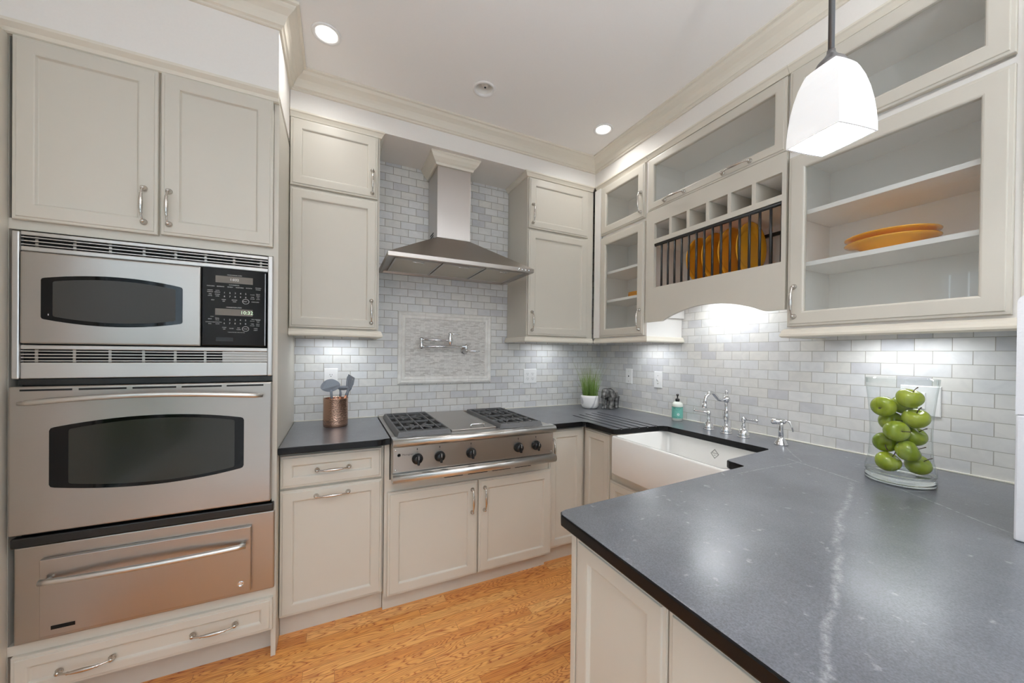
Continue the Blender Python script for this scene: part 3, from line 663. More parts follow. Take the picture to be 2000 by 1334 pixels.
def arc_panel(F, a0, a1, z0, z1, bulge, r, d0, d1, n=14):
    """panel with bowed top and bottom edges and small rounded corners"""
    P = []
    for k in range(n + 1):
        u = k / n; P.append((a0 + r + (a1 - a0 - 2 * r) * u, z0 - bulge * (1 - (2 * u - 1) ** 2)))
    P += [(a1 - r * .3, z0 + r * .3), (a1, z0 + r)]
    for k in (0,): P.append((a1, z1 - r)); P.append((a1 - r * .3, z1 - r * .3))
    for k in range(n + 1):
        u = 1 - k / n; P.append((a0 + r + (a1 - a0 - 2 * r) * u, z1 + bulge * (1 - (2 * u - 1) ** 2)))
    P += [(a0 + r * .3, z1 - r * .3), (a0, z1 - r), (a0, z0 + r), (a0 + r * .3, z0 + r * .3)]
    mb = MB(); mb.prism(P, lambda a, z: F(a, z, d0), lambda a, z: F(a, z, d1)); return mb
mb = MB(); mb.box(-3.110, -2.621, -0.742, -0.714, 1.366, 1.687, 0.006, 3); dr = obj('door', mb, 'steel', t)
obj('window', arc_panel(AP, -3.059, -2.677, 1.452, 1.598, 0.020, 0.008, 0.0295, 0.0315), 'blackglass', dr)
obj('window_mesh', arc_panel(AP, -3.030, -2.698, 1.462, 1.588, 0.016, 0.006, 0.0315, 0.0322), 'ovenglass', dr)
mb = MB(); mb.box(-3.0415, -3.0395, -0.7446, -0.7436, 1.466, 1.472); obj('window_mark', mb, 'ink', dr)
mb = MB(); mb.box(-2.619, -2.400, -0.740, -0.714, 1.368, 1.689, 0.004); cp = obj('control_panel', mb, 'panelglass', t)
mb = MB(); mb.box(-2.406, -2.4035, -0.7415, -0.739, 1.372, 1.680); obj('chrome_edge', mb, 'chrome', cp)
mb = MB(); mb.box(-2.5745, -2.449, -0.7408, -0.7395, 1.629, 1.657); obj('display', mb, 'lcd', cp)
mb = MB(); mb.box(-2.575, -2.449, -0.7408, -0.7395, 1.495, 1.522); obj('display', mb, 'lcd', cp)
TF = lambda ax, az: (lambda a, b, d=0.0: (ax + a, -0.7409 - d, az + b))
mb = MB(); mb.text('10:32', 0.020, TF(-2.469, 1.508)); obj('clock_digits', mb, 'led', cp)
mb = MB(); mb.text('1:032', 0.014, TF(-2.512, 1.643)); obj('oven_digits', mb, 'leddim', cp)
mb = MB()
def words(ws, z, x0, x1, size, dz=0.007):
    for i, w in enumerate(ws):
        x = x0 + (x1 - x0) * (i / max(1, len(ws) - 1))
        ln = w.split('/')
        for j, s_ in enumerate(ln): mb.text(s_, size, TF(x, z + dz * ((len(ln) - 1) / 2 - j)), depth=-0.0007)
words(['MICROWAVE OVEN'], 1.6622, -2.5115, -2.5115, 0.0055)
words(['CONVENIENCE'], 1.6215, -2.513, -2.513, 0.005)
words(['POPCORN', 'BEVERAGE', 'REHEAT', 'VEGETABLE', 'POTATO', 'FROZEN/FOODS'], 1.6125, -2.590, -2.430, 0.0052)
words(['WEIGHT/DEFROST', 'AUTO/DEFROST'], 1.592, -2.592, -2.568, 0.0046); words(['TIME/COOK', 'POWER/LEVEL'], 1.576, -2.592, -2.568, 0.0046)
words(list('12345'), 1.588, -2.545, -2.473, 0.0088); words(list('67890'), 1.573, -2.545, -2.473, 0.0088)
words(['CLOCK', 'DELAY/START'], 1.586, -2.450, -2.430, 0.0046); words(['TIMER/ON OFF', 'ADD/30 SEC'], 1.572, -2.450, -2.430, 0.0042)
words(['HELP', 'CLEAR/OFF', 'BROWN/CRISP', 'START', 'SURROUND'], 1.556, -2.583, -2.440, 0.0048)
words(['CONVECTION OVEN'], 1.5285, -2.513, -2.513, 0.0055)
words(['OVEN'], 1.488, -2.585, -2.585, 0.004); words(['TIME CONTROLS'], 1.482, -2.437, -2.437, 0.0042)
words(['BAKE', 'BROIL/HI LO'], 1.478, -2.592, -2.568, 0.0048); words(['CONVECTION/BAKE', 'CONVECTION/ROAST'], 1.462, -2.592, -2.567, 0.0042)
words(list('12345'), 1.477, -2.545, -2.473, 0.0088); words(list('67890'), 1.462, -2.545, -2.473, 0.0088)
words(['CLOCK', 'COOK/TIME'], 1.475, -2.450, -2.430, 0.0046); words(['TIMER/ON OFF', 'DELAY/START'], 1.459, -2.450, -2.430, 0.0042)
words(['CLEAR/OFF', 'PROBE', 'SELF/CLEAN', 'START'], 1.441, -2.545, -2.473, 0.0048); words(['OVEN/LIGHT'], 1.440, -2.438, -2.438, 0.0048)
words(['* TOUCH PAD FOR OVEN FEATURES'], 1.4255, -2.505, -2.505, 0.0036)
obj('lettering', mb, 'ink', cp)
for zc in (1.556, 1.441):
    mb = MB(); mb.rings([[TF(-2.473 + r * 0.0118 * math.cos(k * PI / 12), zc + r * 0.0105 * math.sin(k * PI / 12))(0, 0, -0.0003) for k in range(24)] for r in (1.0, 0.90)], cap0=False, cap1=False); obj('button_ring', mb, 'ink', cp)
mb = MB(); mb.box(-2.572, -2.515, -0.7412, -0.7395, 1.388, 1.404, 0.0004); obj('latch_slot', mb, 'black', cp)

# ---- wall oven
t = thing('wall_oven', 'built-in steel wall oven with bowed black window and bar handle', 'oven', (-2.755, -0.72, 0.70))
mb = MB(); mb.box(-3.118, -2.395, -0.712, -0.16, 0.665, 1.236); obj('housing', mb, 'blackmatte', t)
mb = MB(); mb.box(-3.118, -2.380, -0.730, -0.713, 1.220, 1.2405); obj('upper_gap_strip', mb, 'black', t)
mb = MB(); mb.box(-3.131, -2.378, -0.752, -0.716, 0.702, 1.217, 0.006, 3); dr = obj('door', mb, 'steel', t)
obj('window', arc_panel(AP, -3.033, -2.474, 0.858, 1.072, 0.027, 0.012, 0.0395, 0.0415), 'blackglass', dr)
obj('window_glass', arc_panel(AP, -2.985, -2.505, 0.866, 1.064, 0.022, 0.008, 0.0415, 0.0422), 'ovenpane', dr)
mb = MB()
for k in range(5):
    x = -3.103 + k * 0.1425; mb.box(x, x + 0.126, -0.7535, -0.751, 1.201, 1.2075, 0.0005)
obj('vent_slots', mb, 'blackmatte', dr)
hp = []
for i in range(25):
    u = i / 24; hp.append((-3.100 + 0.692 * u, -0.765 - 0.045 * math.sin(PI * u) ** 0.7, 1.160 + 0.022 * math.sin(PI * u)))
mb = MB(); mb.tube(hp, [0.0095 if 0 < i < 24 else 0.006 for i in range(25)], 14)
for x in (-3.085, -2.423): mb.tube([(x, -0.751, 1.162), (x, -0.772, 1.163)], 0.007, 10)
obj('handle', mb, 'steelbright', dr)
# ---- warming drawer
t = thing('warming_drawer', 'steel warming drawer below the wall oven with long bar handle', 'drawer', (-2.755, -0.72, 0.31))
mb = MB(); mb.box(-3.118, -2.395, -0.712, -0.16, 0.305, 0.650); obj('housing', mb, 'blackmatte', t)
mb = MB(); mb.box(-3.131, -2.369, -0.742, -0.713, 0.655, 0.690, 0.005); obj('top_strip', mb, 'black', t)
mb = MB(); mb.box(-3.127, -2.366, -0.732, -0.713, 0.312, 0.654, 0.006, 3); obj('surround', mb, 'steel', t)
mb = MB(); mb.box(-3.057, -2.447, -0.752, -0.733, 0.332, 0.607, 0.003); dr = obj('drawer_front', mb, 'steel', t)
hp = [(-3.046 + 0.584 * i / 20, -0.772 - 0.028 * math.sin(PI * i / 20) ** 0.8, 0.537 + 0.004 * math.sin(PI * i / 20)) for i in range(21)]
mb = MB(); mb.tube(hp, 0.0105, 14)
for x in (-3.03, -2.478): mb.tube([(x, -0.751, 0.537), (x, -0.775, 0.537)], 0.007, 10)
obj('handle', mb, 'steelbright', dr)
mb = MB(); mb.lathe([(0.0115, 0), (0.0115, 0.002), (0.0095, 0.003), (0.009, 0.0022), (0.002, 0.0022)], (-2.481, -0.752, 0.372), 'y', 24)
mb.tube([(-2.487, -0.7545, 0.370), (-2.484, -0.7545, 0.376), (-2.482, -0.7545, 0.369), (-2.479, -0.7545, 0.376), (-2.476, -0.7545, 0.370)], 0.0008, 6); obj('badge', mb, 'chrome', dr)
mb = MB(); mb.box(-3.027, -2.967, -0.7535, -0.7515, 0.355, 0.368); obj('indicator_slot', mb, 'blackglass', dr)

# ================================================================== BASE CABINETS
BL = FB(-0.624)
t = thing('base_cabinet', 'cream base cabinet with drawer over a pull-out between oven tower and range', 'cabinet', (-2.13, -0.31, 0))
mb = MB(); mb.box(-2.360, -1.905, -0.624, -0.005, 0.105, 0.878); obj('body', mb, 'cab', t)
mb = MB(); mb.box(-2.360, -1.905, -0.590, -0.56, 0, 0.104); obj('toe_kick', mb, 'toe', t)
d = obj('drawer', shaker(BL, -2.358, -1.916, 0.711, 0.862, 0.048), 'cab', t); pullH(d, BL, -2.138, 0.784, 0.021)
d = obj('door', shaker(BL, -2.358, -1.913, 0.112, 0.700, 0.052), 'cab', t); pullH(d, BL, -2.141, 0.661, 0.021)
BR_ = FB(-0.648)
t = thing('base_cabinet', 'cream two-door base cabinet under the steel rangetop', 'cabinet', (-1.41, -0.33, 0))
mb = MB(); mb.box(-1.903, -0.925, -0.648, -0.005, 0.09, 0.690); mb.box(-1.903, -1.879, -0.648, -0.005, 0.690, 0.875); obj('body', mb, 'cab', t)
mb = MB(); mb.box(-1.903, -0.925, -0.612, -0.585, 0, 0.089); obj('toe_kick', mb, 'toe', t)
d = obj('door', shaker(BR_, -1.888, -1.402, 0.094, 0.628, 0.056), 'cab', t); pullV(d, BR_, -1.434, 0.516, 0.021)
d = obj('door', shaker(BR_, -1.393, -0.908, 0.094, 0.628, 0.056), 'cab', t); pullV(d, BR_, -1.359, 0.516, 0.021)
t = thing('corner_cabinet', 'cream corner base cabinet with folding narrow doors beside the sink', 'cabinet', (-0.4, -0.4, 0))
mb = MB(); mb.box(-0.924, -0.004, -0.628, -0.005, 0.105, 0.878); mb.box(-0.628, -0.004, -0.930, -0.629, 0.105, 0.878); obj('body', mb, 'cab', t)
mb = MB(); mb.box(-0.924, -0.60, -0.590, -0.57, 0, 0.104); mb.box(-0.590, -0.57, -0.930, -0.590, 0, 0.104); obj('toe_kick', mb, 'toe', t)
d = obj('door', shaker(FB(-0.629), -0.918, -0.652, 0.112, 0.866, 0.052), 'cab', t); pullV(d, FB(-0.629), -0.893, 0.742, 0.021)
obj('door', shaker(FR(-0.629), 0.654, 0.900, 0.112, 0.866, 0.052), 'cab', t)
t = thing('sink_cabinet', 'cream base cabinet carrying the white apron sink', 'cabinet', (-0.3, -1.32, 0))
mb = MB(); mb.box(-0.628, -0.005, -1.715, -0.931, 0.105, 0.66); mb.box(-0.640, -0.005, -0.963, -0.931, 0.66, 0.878); mb.box(-0.640, -0.005, -1.715, -1.685, 0.66, 0.878); obj('body', mb, 'cab', t)
mb = MB(); mb.box(-0.590, -0.57, -1.70, -0.931, 0, 0.104); obj('toe_kick', mb, 'toe', t)
obj('door', shaker(FR(-0.629), 0.905, 1.33, 0.112, 0.598, 0.052), 'cab', t); obj('door', shaker(FR(-0.629), 1.335, 1.70, 0.112, 0.598, 0.052), 'cab', t)

# ================================================================== SINK
t = thing('farmhouse_sink', 'white fireclay apron-front sink set into the dark worktop', 'sink', (-0.45, -1.32, 0.66))
x0, x1, y0, y1, zt, zb = -0.700, -0.235, -1.668, -0.972, 0.881, 0.662
mb = MB(); w = 0.024
def rr(xa, xb, ya, yb, z, r, n=5):
    out = []
    for cx, cy, a0 in ((xb - r, yb - r, 0), (xa + r, yb - r, 90), (xa + r, ya + r, 180), (xb - r, ya + r, 270)):
        for k in range(n + 1):
            a = math.radians(a0 + 90 * k / n); out.append((cx + r * math.cos(a), cy + r * math.sin(a), z))
    return out
mb.rings([rr(x0 + .006, x1, y0 + .006, y1 - .006, zb, .012), rr(x0, x1, y0, y1, zb + .01, .016), rr(x0, x1, y0, y1, zt - .008, .016), rr(x0 + .003, x1, y0 + .003, y1 - .003, zt - .002, .014), rr(x0 + .008, x1 - .008, y0 + .008, y1 - .008, zt, .012),
          rr(x0 + w - .006, x1 - w, y0 + w - .004, y1 - w + .004, zt, .02), rr(x0 + w, x1 - w, y0 + w, y1 - w, zt - .006, .02), rr(x0 + w + .006, x1 - w - .006, y0 + w + .006, y1 - w - .006, zb + .05, .03), rr(x0 + w + .03, x1 - w - .03, y0 + w + .03, y1 - w - .03, zb + .025, .03)], smooth=True)
bowl = obj('basin', mb, 'porc', t)
# maker's diamond stamped on the far inner wall
mb = MB(); cxm, cym, czm = x1 - w - 0.0028, -1.312, 0.812
D = [(0, .026), (.024, 0), (0, -.026), (-.024, 0)]
for sc in (1.0, 0.86):
    for i in range(4):
        a, b = D[i], D[(i + 1) % 4]; mb.tube([(cxm - .0005, cym + a[0] * sc, czm + a[1] * sc), (cxm - .0005, cym + b[0] * sc, czm + b[1] * sc)], 0.0005, 6)
mb.text('SHAWS', 0.0085, lambda a, b, d: (cxm - 0.0008, cym - a, czm + b + 0.003)); mb.text('1897', 0.006, lambda a, b, d: (cxm - 0.0008, cym - a, czm + b - 0.008))
obj('maker_mark', mb, 'darkink', t)

# ================================================================== WORKTOPS
ZT, ZB = 0.914, 0.8815
def slab(name, poly, bev=0.005):
    mb = MB(); mb.prism(poly, lambda a, b: (a, b, ZB), lambda a, b: (a, b, ZT), bev, 3); return mb
mb = slab('w', [(-2.360, -0.006), (-2.360, -0.695), (-1.945, -0.700), (-1.925, -0.698), (-1.915, -0.688), (-1.903, -0.684), (-1.879, -0.684), (-1.879, -0.006)])
o = obj('worktop', mb, 'stone'); tag(o, 'short dark soapstone worktop holding the copper utensil crock', 'worktop')
def arcp(cx, cy, r, a0, a1, n=5): return [(cx + r * math.cos(math.radians(a0 + (a1 - a0) * k / n)), cy + r * math.sin(math.radians(a0 + (a1 - a0) * k / n))) for k in range(n + 1)]
poly = [(-0.941, -0.006), (-0.941, -0.690)] + list(reversed(arcp(-0.700, -0.718, 0.028, 0, 90))) + [(-0.672, -0.945), (-0.667, -0.958), (-0.655, -0.962), (-0.335, -0.990)]
poly += [(-0.310, -1.000), (-0.294, -1.022), (-0.288, -1.590), (-0.292, -1.612), (-0.312, -1.624)]
poly += [(-0.640, -1.640), (-0.655, -1.646), (-0.662, -1.660), (-0.664, -1.722), (-0.668, -1.733), (-0.680, -1.737)]
poly += [(-1.548, -1.771), (-1.566, -1.778), (-1.576, -1.796), (-1.582, -2.62), (-0.006, -2.62), (-0.006, -0.006)]
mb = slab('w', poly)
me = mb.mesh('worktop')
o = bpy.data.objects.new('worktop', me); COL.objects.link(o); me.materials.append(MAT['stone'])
# drainer grooves cut into the stone beside the sink
cut = MB()
for k, gx in enumerate((-0.612, -0.548, -0.484, -0.420, -0.356)):
    ya = -0.47 + 0.012 * k
    cut.tube([(gx, ya + 0.03, ZT + 0.012), (gx, ya, ZT + 0.004), (gx, -0.90, ZT + 0.002), (gx, -1.02, ZT + 0.0015)], 0.0085, 12)
cme = cut.mesh('cut'); co = bpy.data.objects.new('cut', cme); COL.objects.link(co)
bo = o.modifiers.new('b', 'BOOLEAN'); bo.object = co; bo.operation = 'DIFFERENCE'; bo.solver = 'EXACT'
dg = bpy.context.evaluated_depsgraph_get(); me2 = bpy.data.meshes.new_from_object(o.evaluated_get(dg))
o.modifiers.clear(); o.data = me2; me2.name = 'worktop'
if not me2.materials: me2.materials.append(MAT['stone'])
bpy.data.objects.remove(co); bpy.data.meshes.remove(cme)
tag(o, 'large dark soapstone worktop turning round the sink onto the peninsula', 'worktop')

# ================================================================== PENINSULA CABINET
t = thing('peninsula_cabinet', 'cream panelled peninsula base under the overhanging dark worktop', 'cabinet', (-1.0, -2.2, 0))
mb = MB(); mb.box(-1.530, -0.70, -2.60, -1.805, 0.0, 0.877); mb.box(-0.70, -0.02, -2.60, -1.745, 0.0, 0.877); obj('body', mb, 'cab', t)
mb = MB(); mb.box(-1.548, -1.531, -1.826, -1.805, 0.0, 0.877, 0.003); obj('corner_stile', mb, 'cab', t)
FP = FR(-1.531)
obj('end_panel', shaker(FP, 1.830, 2.128, 0.02, 0.866, 0.050, 0.020), 'cab', t)
obj('end_panel', shaker(FP, 2.132, 2.58, 0.02, 0.866, 0.092, 0.020), 'cab', t)

# ================================================================== RANGETOP
t = thing('rangetop', 'steel gas rangetop with black grates, griddle and five black knobs', 'rangetop', (-1.41, -0.4, 0.70))
mb = MB(); mb.box(-1.875, -0.945, -0.735, -0.008, 0.700, 0.916, 0.002); obj('deck', mb, 'steel', t)
def bullnose(yc, z0, z1, yb):
    r = (z1 - z0) / 2; zc = (z0 + z1) / 2
    P = [(yb, z0), (yb, z1)] + [(yc - r * math.sin(PI * k / 10), zc + r * math.cos(PI * k / 10)) for k in range(0, 11)]
    mb = MB(); mb.prism(P, lambda a, b: (-1.878, a, b), lambda a, b: (-0.942, a, b))
    for f in mb.bm.faces: f.smooth = len(f.verts) == 4
    return mb
obj('front_rail', bullnose(-0.752, 0.880, 0.921, -0.70), 'steelbright', t)
obj('lower_rail', bullnose(-0.758, 0.703, 0.748, -0.736), 'steelbright', t)
mb = MB(); mb.box(-1.874, -0.950, -0.746, -0.736, 0.751, 0.877, 0.0015); pn = obj('control_panel', mb, 'steel', t)
for kx in (-1.757, -1.642, -1.471, -1.185, -1.070):
    mb = MB(); mb.lathe([(0.0275, 0.0), (0.0275, 0.010), (0.025, 0.014), (0.0225, 0.016), (0.0205, 0.030), (0.018, 0.033), (0.002, 0.033)], (kx, -0.746, 0.812), 'y', 28)
    mb.box(kx - 0.006, kx + 0.006, -0.790, -0.774, 0.787, 0.836, 0.003); kn = obj('knob', mb, 'black', t)
    mb = MB(); mb.box(kx - 0.0008, kx + 0.0008, -0.7910, -0.7898, 0.816, 0.834); obj('pointer_line', mb, 'ink', kn)
mb = MB()
for kx in (-1.757, -1.642, -1.471, -1.185, -1.070):
    mb.text('OFF', 0.0055, lambda a, b, d, kx=kx: (kx + a, -0.7466, 0.846 + b)); mb.box(kx - 0.002, kx + 0.002, -0.7468, -0.7458, 0.855, 0.865)
obj('lettering', mb, 'darkink', pn)
mb = MB(); mb.text('Monogram', 0.0125, lambda a, b, d: (-1.803 + a, -0.7466, 0.838 + b)); obj('maker_name', mb, 'darkink', pn)
mb = MB(); mb.lathe([(0.0085, 0), (0.0085, 0.0007), (0.005, 0.0007), (0.005, 0.0)], (-1.846, -0.7462, 0.838), 'y', 20); obj('maker_badge', mb, 'darkink', pn)
for sx in (-1.862, -0.962):
    for sz in (0.765, 0.864): mb = MB(); mb.lathe([(0.0045, 0), (0.0045, 0.001), (0.003, 0.002), (0.001, 0.002)], (sx, -0.746, sz), 'y', 12); obj('screw', mb, 'chrome', pn)
mb = MB()
for a, b in ((-1.62, -1.52), (-1.49, -1.38), (-1.35, -1.24), (-1.21, -1.11)): mb.box(a, b, -0.762, -0.740, 0.6995, 0.7025)
obj('vent_slots', mb, 'blackmatte', t)
def grate(x0, x1, y0, y1):
    mb = MB(); mb.box(x0 + .012, x1 - .012, y0 + .012, y1 - .012, 0.914, 0.9185); pan = obj('burner_pan', mb, 'blackmatte', t)
    mb = MB(); zt_, h, bw = 0.946, 0.012, 0.0075
    # sloped outer skirt
    out = [(x0, y0), (x1, y0), (x1, y1), (x0, y1)]; i_ = 0.018
    inn = [(x0 + i_, y0 + i_), (x1 - i_, y0 + i_), (x1 - i_, y1 - i_), (x0 + i_, y1 - i_)]; md = [(x0 + .008, y0 + .008), (x1 - .008, y0 + .008), (x1 - .008, y1 - .008), (x0 + .008, y1 - .008)]
    mb.rings([[(a, b, 0.919) for a, b in out], [(a, b, zt_ - .004) for a, b in md], [(a, b, zt_) for a, b in [(p + (q - p) * .25, r + (s_ - r) * .25) for (p, r), (q, s_) in zip(md, inn)]], [(a, b, zt_) for a, b in inn], [(a, b, 0.919) for a, b in inn]], loop=True)
    w_, l_ = x1 - x0, y1 - y0
    for fx in (0.19, 0.81): mb.box(x0 + w_ * fx - bw / 2, x0 + w_ * fx + bw / 2, y0 + i_, y1 - i_, zt_ - h, zt_, .001)
    mb.box(x0 + w_ * .5 - bw / 2, x0 + w_ * .5 + bw / 2, y0 + i_, y1 - i_, zt_ - h, zt_, .001)
    for fy in (0.07, 0.25, 0.5, 0.75, 0.93): mb.box(x0 + i_, x1 - i_, y0 + l_ * fy - bw / 2, y0 + l_ * fy + bw / 2, zt_ - h, zt_, .001)
    for cy_ in (0.27, 0.73):
        c = (x0 + w_ / 2, y0 + l_ * cy_)
        for q in range(4):
            a = PI / 4 + q * PI / 2; mb.tube([(c[0] + .035 * math.cos(a), c[1] + .04 * math.sin(a), zt_ - .006), (c[0] + .078 * math.cos(a), c[1] + .105 * math.sin(a), zt_ - .006)], .0045, 8)
        for sg in (-1, 1): mb.tube([(c[0] + sg * .052 * math.cos(b_), c[1] + .052 * math.sin(b_), zt_ - .007) for b_ in [(-.9 + 1.8 * k / 8) for k in range(9)]], .0048, 8)
    g = obj('grate', mb, 'iron', t)
    for cy_ in (0.27, 0.73):
        mb = MB(); mb.lathe([(0.043, 0.9186), (0.043, 0.926), (0.036, 0.930), (0.034, 0.933), (0.004, 0.934)], (x0 + w_ / 2, y0 + l_ * cy_, 0), 'z', 24); obj('burner', mb, 'black', t)
grate(-1.853, -1.572, -0.725, -0.092); grate(-1.292, -1.012, -0.725, -0.105)
mb = MB(); mb.box(-1.563, -1.300, -0.690, -0.06, 0.9165, 0.930, 0.002); gr = obj('griddle_cover', mb, 'steel', t)
mb = MB(); mb.tube([(-1.447, -0.672, 0.930), (-1.447, -0.672, 0.944), (-1.443, -0.672, 0.949), (-1.372, -0.672, 0.949), (-1.368, -0.672, 0.944), (-1.368, -0.672, 0.930)], 0.0045, 10); obj('griddle_handle', mb, 'chrome', gr)
mb = MB(); mb.box(-1.875, -0.945, -0.03, -0.0085, 0.9165, 0.925, 0.002); obj('back_trim', mb, 'steel', t)

# ================================================================== UPPER CABINETS
UB = FB(-0.328); UR = FR(-0.328)
MOT = [(0, 2.637), (.026, 2.637), (.026, 2.629), (.02, 2.624), (.012, 2.612), (.008, 2.604), (0, 2.604)]
MOB = [(0, 1.472), (.010, 1.472), (.016, 1.464), (.018, 1.456), (.022, 1.448), (.022, 1.440), (.016, 1.434), (0, 1.434)]
t = thing('wall_cabinet', 'cream two-tier wall cabinet next to the oven tower', 'cabinet', (-2.13, -0.17, 1.43))
mb = MB(); mb.box(-2.360, -1.908, -0.328, -0.003, 1.473, 2.604); mb.box(-2.360, -1.908, -0.320, -0.012, 2.604, 2.637)
mb.box(-2.360, -1.908, -0.328, -0.310, 1.440, 1.473); mb.box(-1.926, -1.908, -0.310, -0.003, 1.440, 1.473); obj('body', mb, 'cab', t)
d = obj('door', shaker(UB, -2.357, -1.920, 2.240, 2.598, 0.053), 'cab', t); pullV(d, UB, -1.950, 2.333, 0.021)
d = obj('door', shaker(UB, -2.357, -1.920, 1.480, 2.228, 0.053), 'cab', t); pullV(d, UB, -1.950, 1.582, 0.021)
obj('top_moulding', sweep([(-2.360, -0.328), (-1.908, -0.328), (-1.908, -0.004)], MOT), 'trim', t)
obj('bottom_moulding', sweep([(-2.360, -0.328), (-1.908, -0.328), (-1.908, -0.004)], MOB), 'trim', t)
t = thing('wall_cabinet', 'cream two-tier wall cabinet between the range hood and the room corner', 'cabinet', (-0.66, -0.17, 1.43))
mb = MB(); mb.box(-0.925, -0.349, -0.328, -0.003, 1.473, 2.604); mb.box(-0.925, -0.349, -0.32, -0.012, 2.604, 2.637)
mb.box(-0.925, -0.349, -0.328, -0.31, 1.440, 1.473); mb.box(-0.925, -0.907, -0.31, -0.003, 1.440, 1.473); obj('body', mb, 'cab', t)
d = obj('door', shaker(UB, -0.920, -0.408, 2.240, 2.594, 0.053), 'cab', t); pullV(d, UB, -0.891, 2.340, 0.021)
d = obj('door', shaker(UB, -0.920, -0.408, 1.482, 2.226, 0.053), 'cab', t); pullV(d, UB, -0.891, 1.582, 0.021)
obj('top_moulding', sweep([(-0.925, -0.004), (-0.925, -0.328), (-0.356, -0.328)], MOT), 'trim', t)
obj('bottom_moulding', sweep([(-0.925, -0.004), (-0.925, -0.328), (-0.352, -0.328)], MOB), 'trim', t)

def glass_door(F, a0, a1, z0, z1, fw, parent, knob=None):
    d = obj('door', shaker(F, a0, a1, z0, z1, fw, glass=True), 'cab', parent)
    obj('pane', pane(F, a0 + fw - 0.004, a1 - fw + 0.004, z0 + fw - 0.004, z1 - fw + 0.004, 0.006), 'glass', d)
    return d
# ---- A: narrow glass cabinet in the corner
t = thing('glass_cabinet', 'narrow cream glass-door wall cabinet in the room corner holding yellow plates', 'cabinet', (-0.17, -0.6, 1.43))
mb = MB()
mb.box(-0.328, -0.004, -0.872, -0.853, 1.440, 2.604); mb.box(-0.328, -0.004, -0.362, -0.345, 1.473, 2.604); mb.box(-0.022, -0.004, -0.853, -0.362, 1.473, 2.604)
mb.box(-0.328, -0.022, -0.853, -0.362, 1.473, 1.490); mb.box(-0.328, -0.022, -0.853, -0.362, 2.222, 2.246); mb.box(-0.328, -0.022, -0.853, -0.362, 2.590, 2.604); mb.box(-0.32, -0.012, -0.872, -0.345, 2.604, 2.637)
mb.box(-0.328, -0.310, -0.853, -0.345, 1.440, 1.473); mb.box(-0.347, -0.328, -0.413, -0.348, 1.476, 2.604); mb.box(-0.328, -0.310, -0.42, -0.362, 1.49, 2.59)
obj('body', mb, 'cab_in', t)
for z in (1.740, 1.952):
    mb = MB(); mb.box(-0.305, -0.024, -0.851, -0.364, z, z + 0.018, 0.001); obj('shelf', mb, 'cab_in', t)
d = glass_door(UR, 0.417, 0.856, 2.242, 2.600, 0.056, t); pullV(d, UR, 0.828, 2.350, 0.021)
d = glass_door(UR, 0.417, 0.858, 1.480, 2.222, 0.056, t); pullV(d, UR, 0.828, 1.582, 0.021)
obj('top_moulding', sweep([(-0.328, -0.356), (-0.328, -0.8725)], MOT), 'trim', t)
obj('bottom_moulding', sweep([(-0.328, -0.352), (-0.328, -0.872), (-0.004, -0.872)], [(d_ * -1 if False else d_, z_) for d_, z_ in MOB]), 'trim', t)

# ---- plate rack cabinet
t = thing('plate_rack_cabinet', 'cream plate-rack cabinet over the sink with pigeonholes, black rods and arched valance', 'cabinet', (-0.17, -1.29, 1.56))
mb = MB(); Y0, Y1 = -1.694, -0.874
mb.box(-0.322, -0.004, Y1 - 0.018, Y1, 1.60, 2.604); mb.box(-0.322, -0.004, Y0, Y0 + 0.018, 1.60, 2.604); mb.box(-0.020, -0.004, Y0 + 0.018, Y1 - 0.018, 1.77, 2.604)
mb.box(-0.322, -0.020, Y0 + 0.018, Y1 - 0.018, 1.756, 1.774); mb.box(-0.322, -0.020, Y0 + 0.018, Y1 - 0.018, 2.052, 2.076); mb.box(-0.322, -0.020, Y0 + 0.018, Y1 - 0.018, 2.178, 2.268); mb.box(-0.322, -0.020, Y0 + 0.018, Y1 - 0.018, 2.590, 2.604); mb.box(-0.32, -0.012, Y0, Y1, 2.604, 2.637)
obj('body', mb, 'cab_in', t)
# face frame with arched foot
mb = MB(); F0, F1 = -0.344, -0.323
mb.box(F0, F1, -0.939, Y1, 1.775, 2.262); mb.box(F0, F1, Y0, -1.676, 1.775, 2.262); mb.box(F0, F1, -1.676, -0.939, 2.176, 2.262); mb.box(F0, F1, -1.676, -0.939, 2.049, 2.077)
arch = [(Y1, 1.775), (Y1, 1.560), (-0.992, 1.560)]
for k in range(0, 17):
    u = k / 16; arch.append((-1.005 - 0.600 * u, 1.561 + 0.068 * math.sin(PI * u) ** 0.85))
arch += [(-1.617, 1.560), (Y0, 1.560), (Y0, 1.775)]
mb.prism(arch, lambda a, b: (F0, a, b), lambda a, b: (F1, a, b)); obj('face_frame', mb, 'cab', t)
for y in (-1.063, -1.185, -1.307, -1.429, -1.551):
    mb = MB(); mb.box(-0.343, -0.022, y - 0.0095, y + 0.0095, 2.0765, 2.1765); obj('divider', mb, 'cab', t)
mb = MB(); mb.tube([(-0.352 + .02, -0.9395, 2.041), (-0.332, -1.6755, 2.041)], 0.009, 8); mb.box(-0.340, -0.324, -1.6755, -0.9395, 2.036, 2.0485); obj('front_rail', mb, 'rod', t)
for k in range(15):
    y = -0.990 - k * 0.0488
    mb = MB(); mb.tube([(-0.332, y, 1.7745), (-0.332, y, 2.038)], 0.0062, 8); obj('rod', mb, 'rod', t)
mb = MB(); mb.box(-0.072, -0.056, -1.66, -1.10, 1.985, 2.001); obj('rear_rail', mb, 'rod', t)
for k in range(15):
    y = -0.990 - k * 0.0488
    if y > -1.10 or y < -1.66: continue
    mb = MB(); mb.tube([(-0.064, y, 1.7745), (-0.064, y, 1.987)], 0.006, 8); obj('rod', mb, 'rod', t)
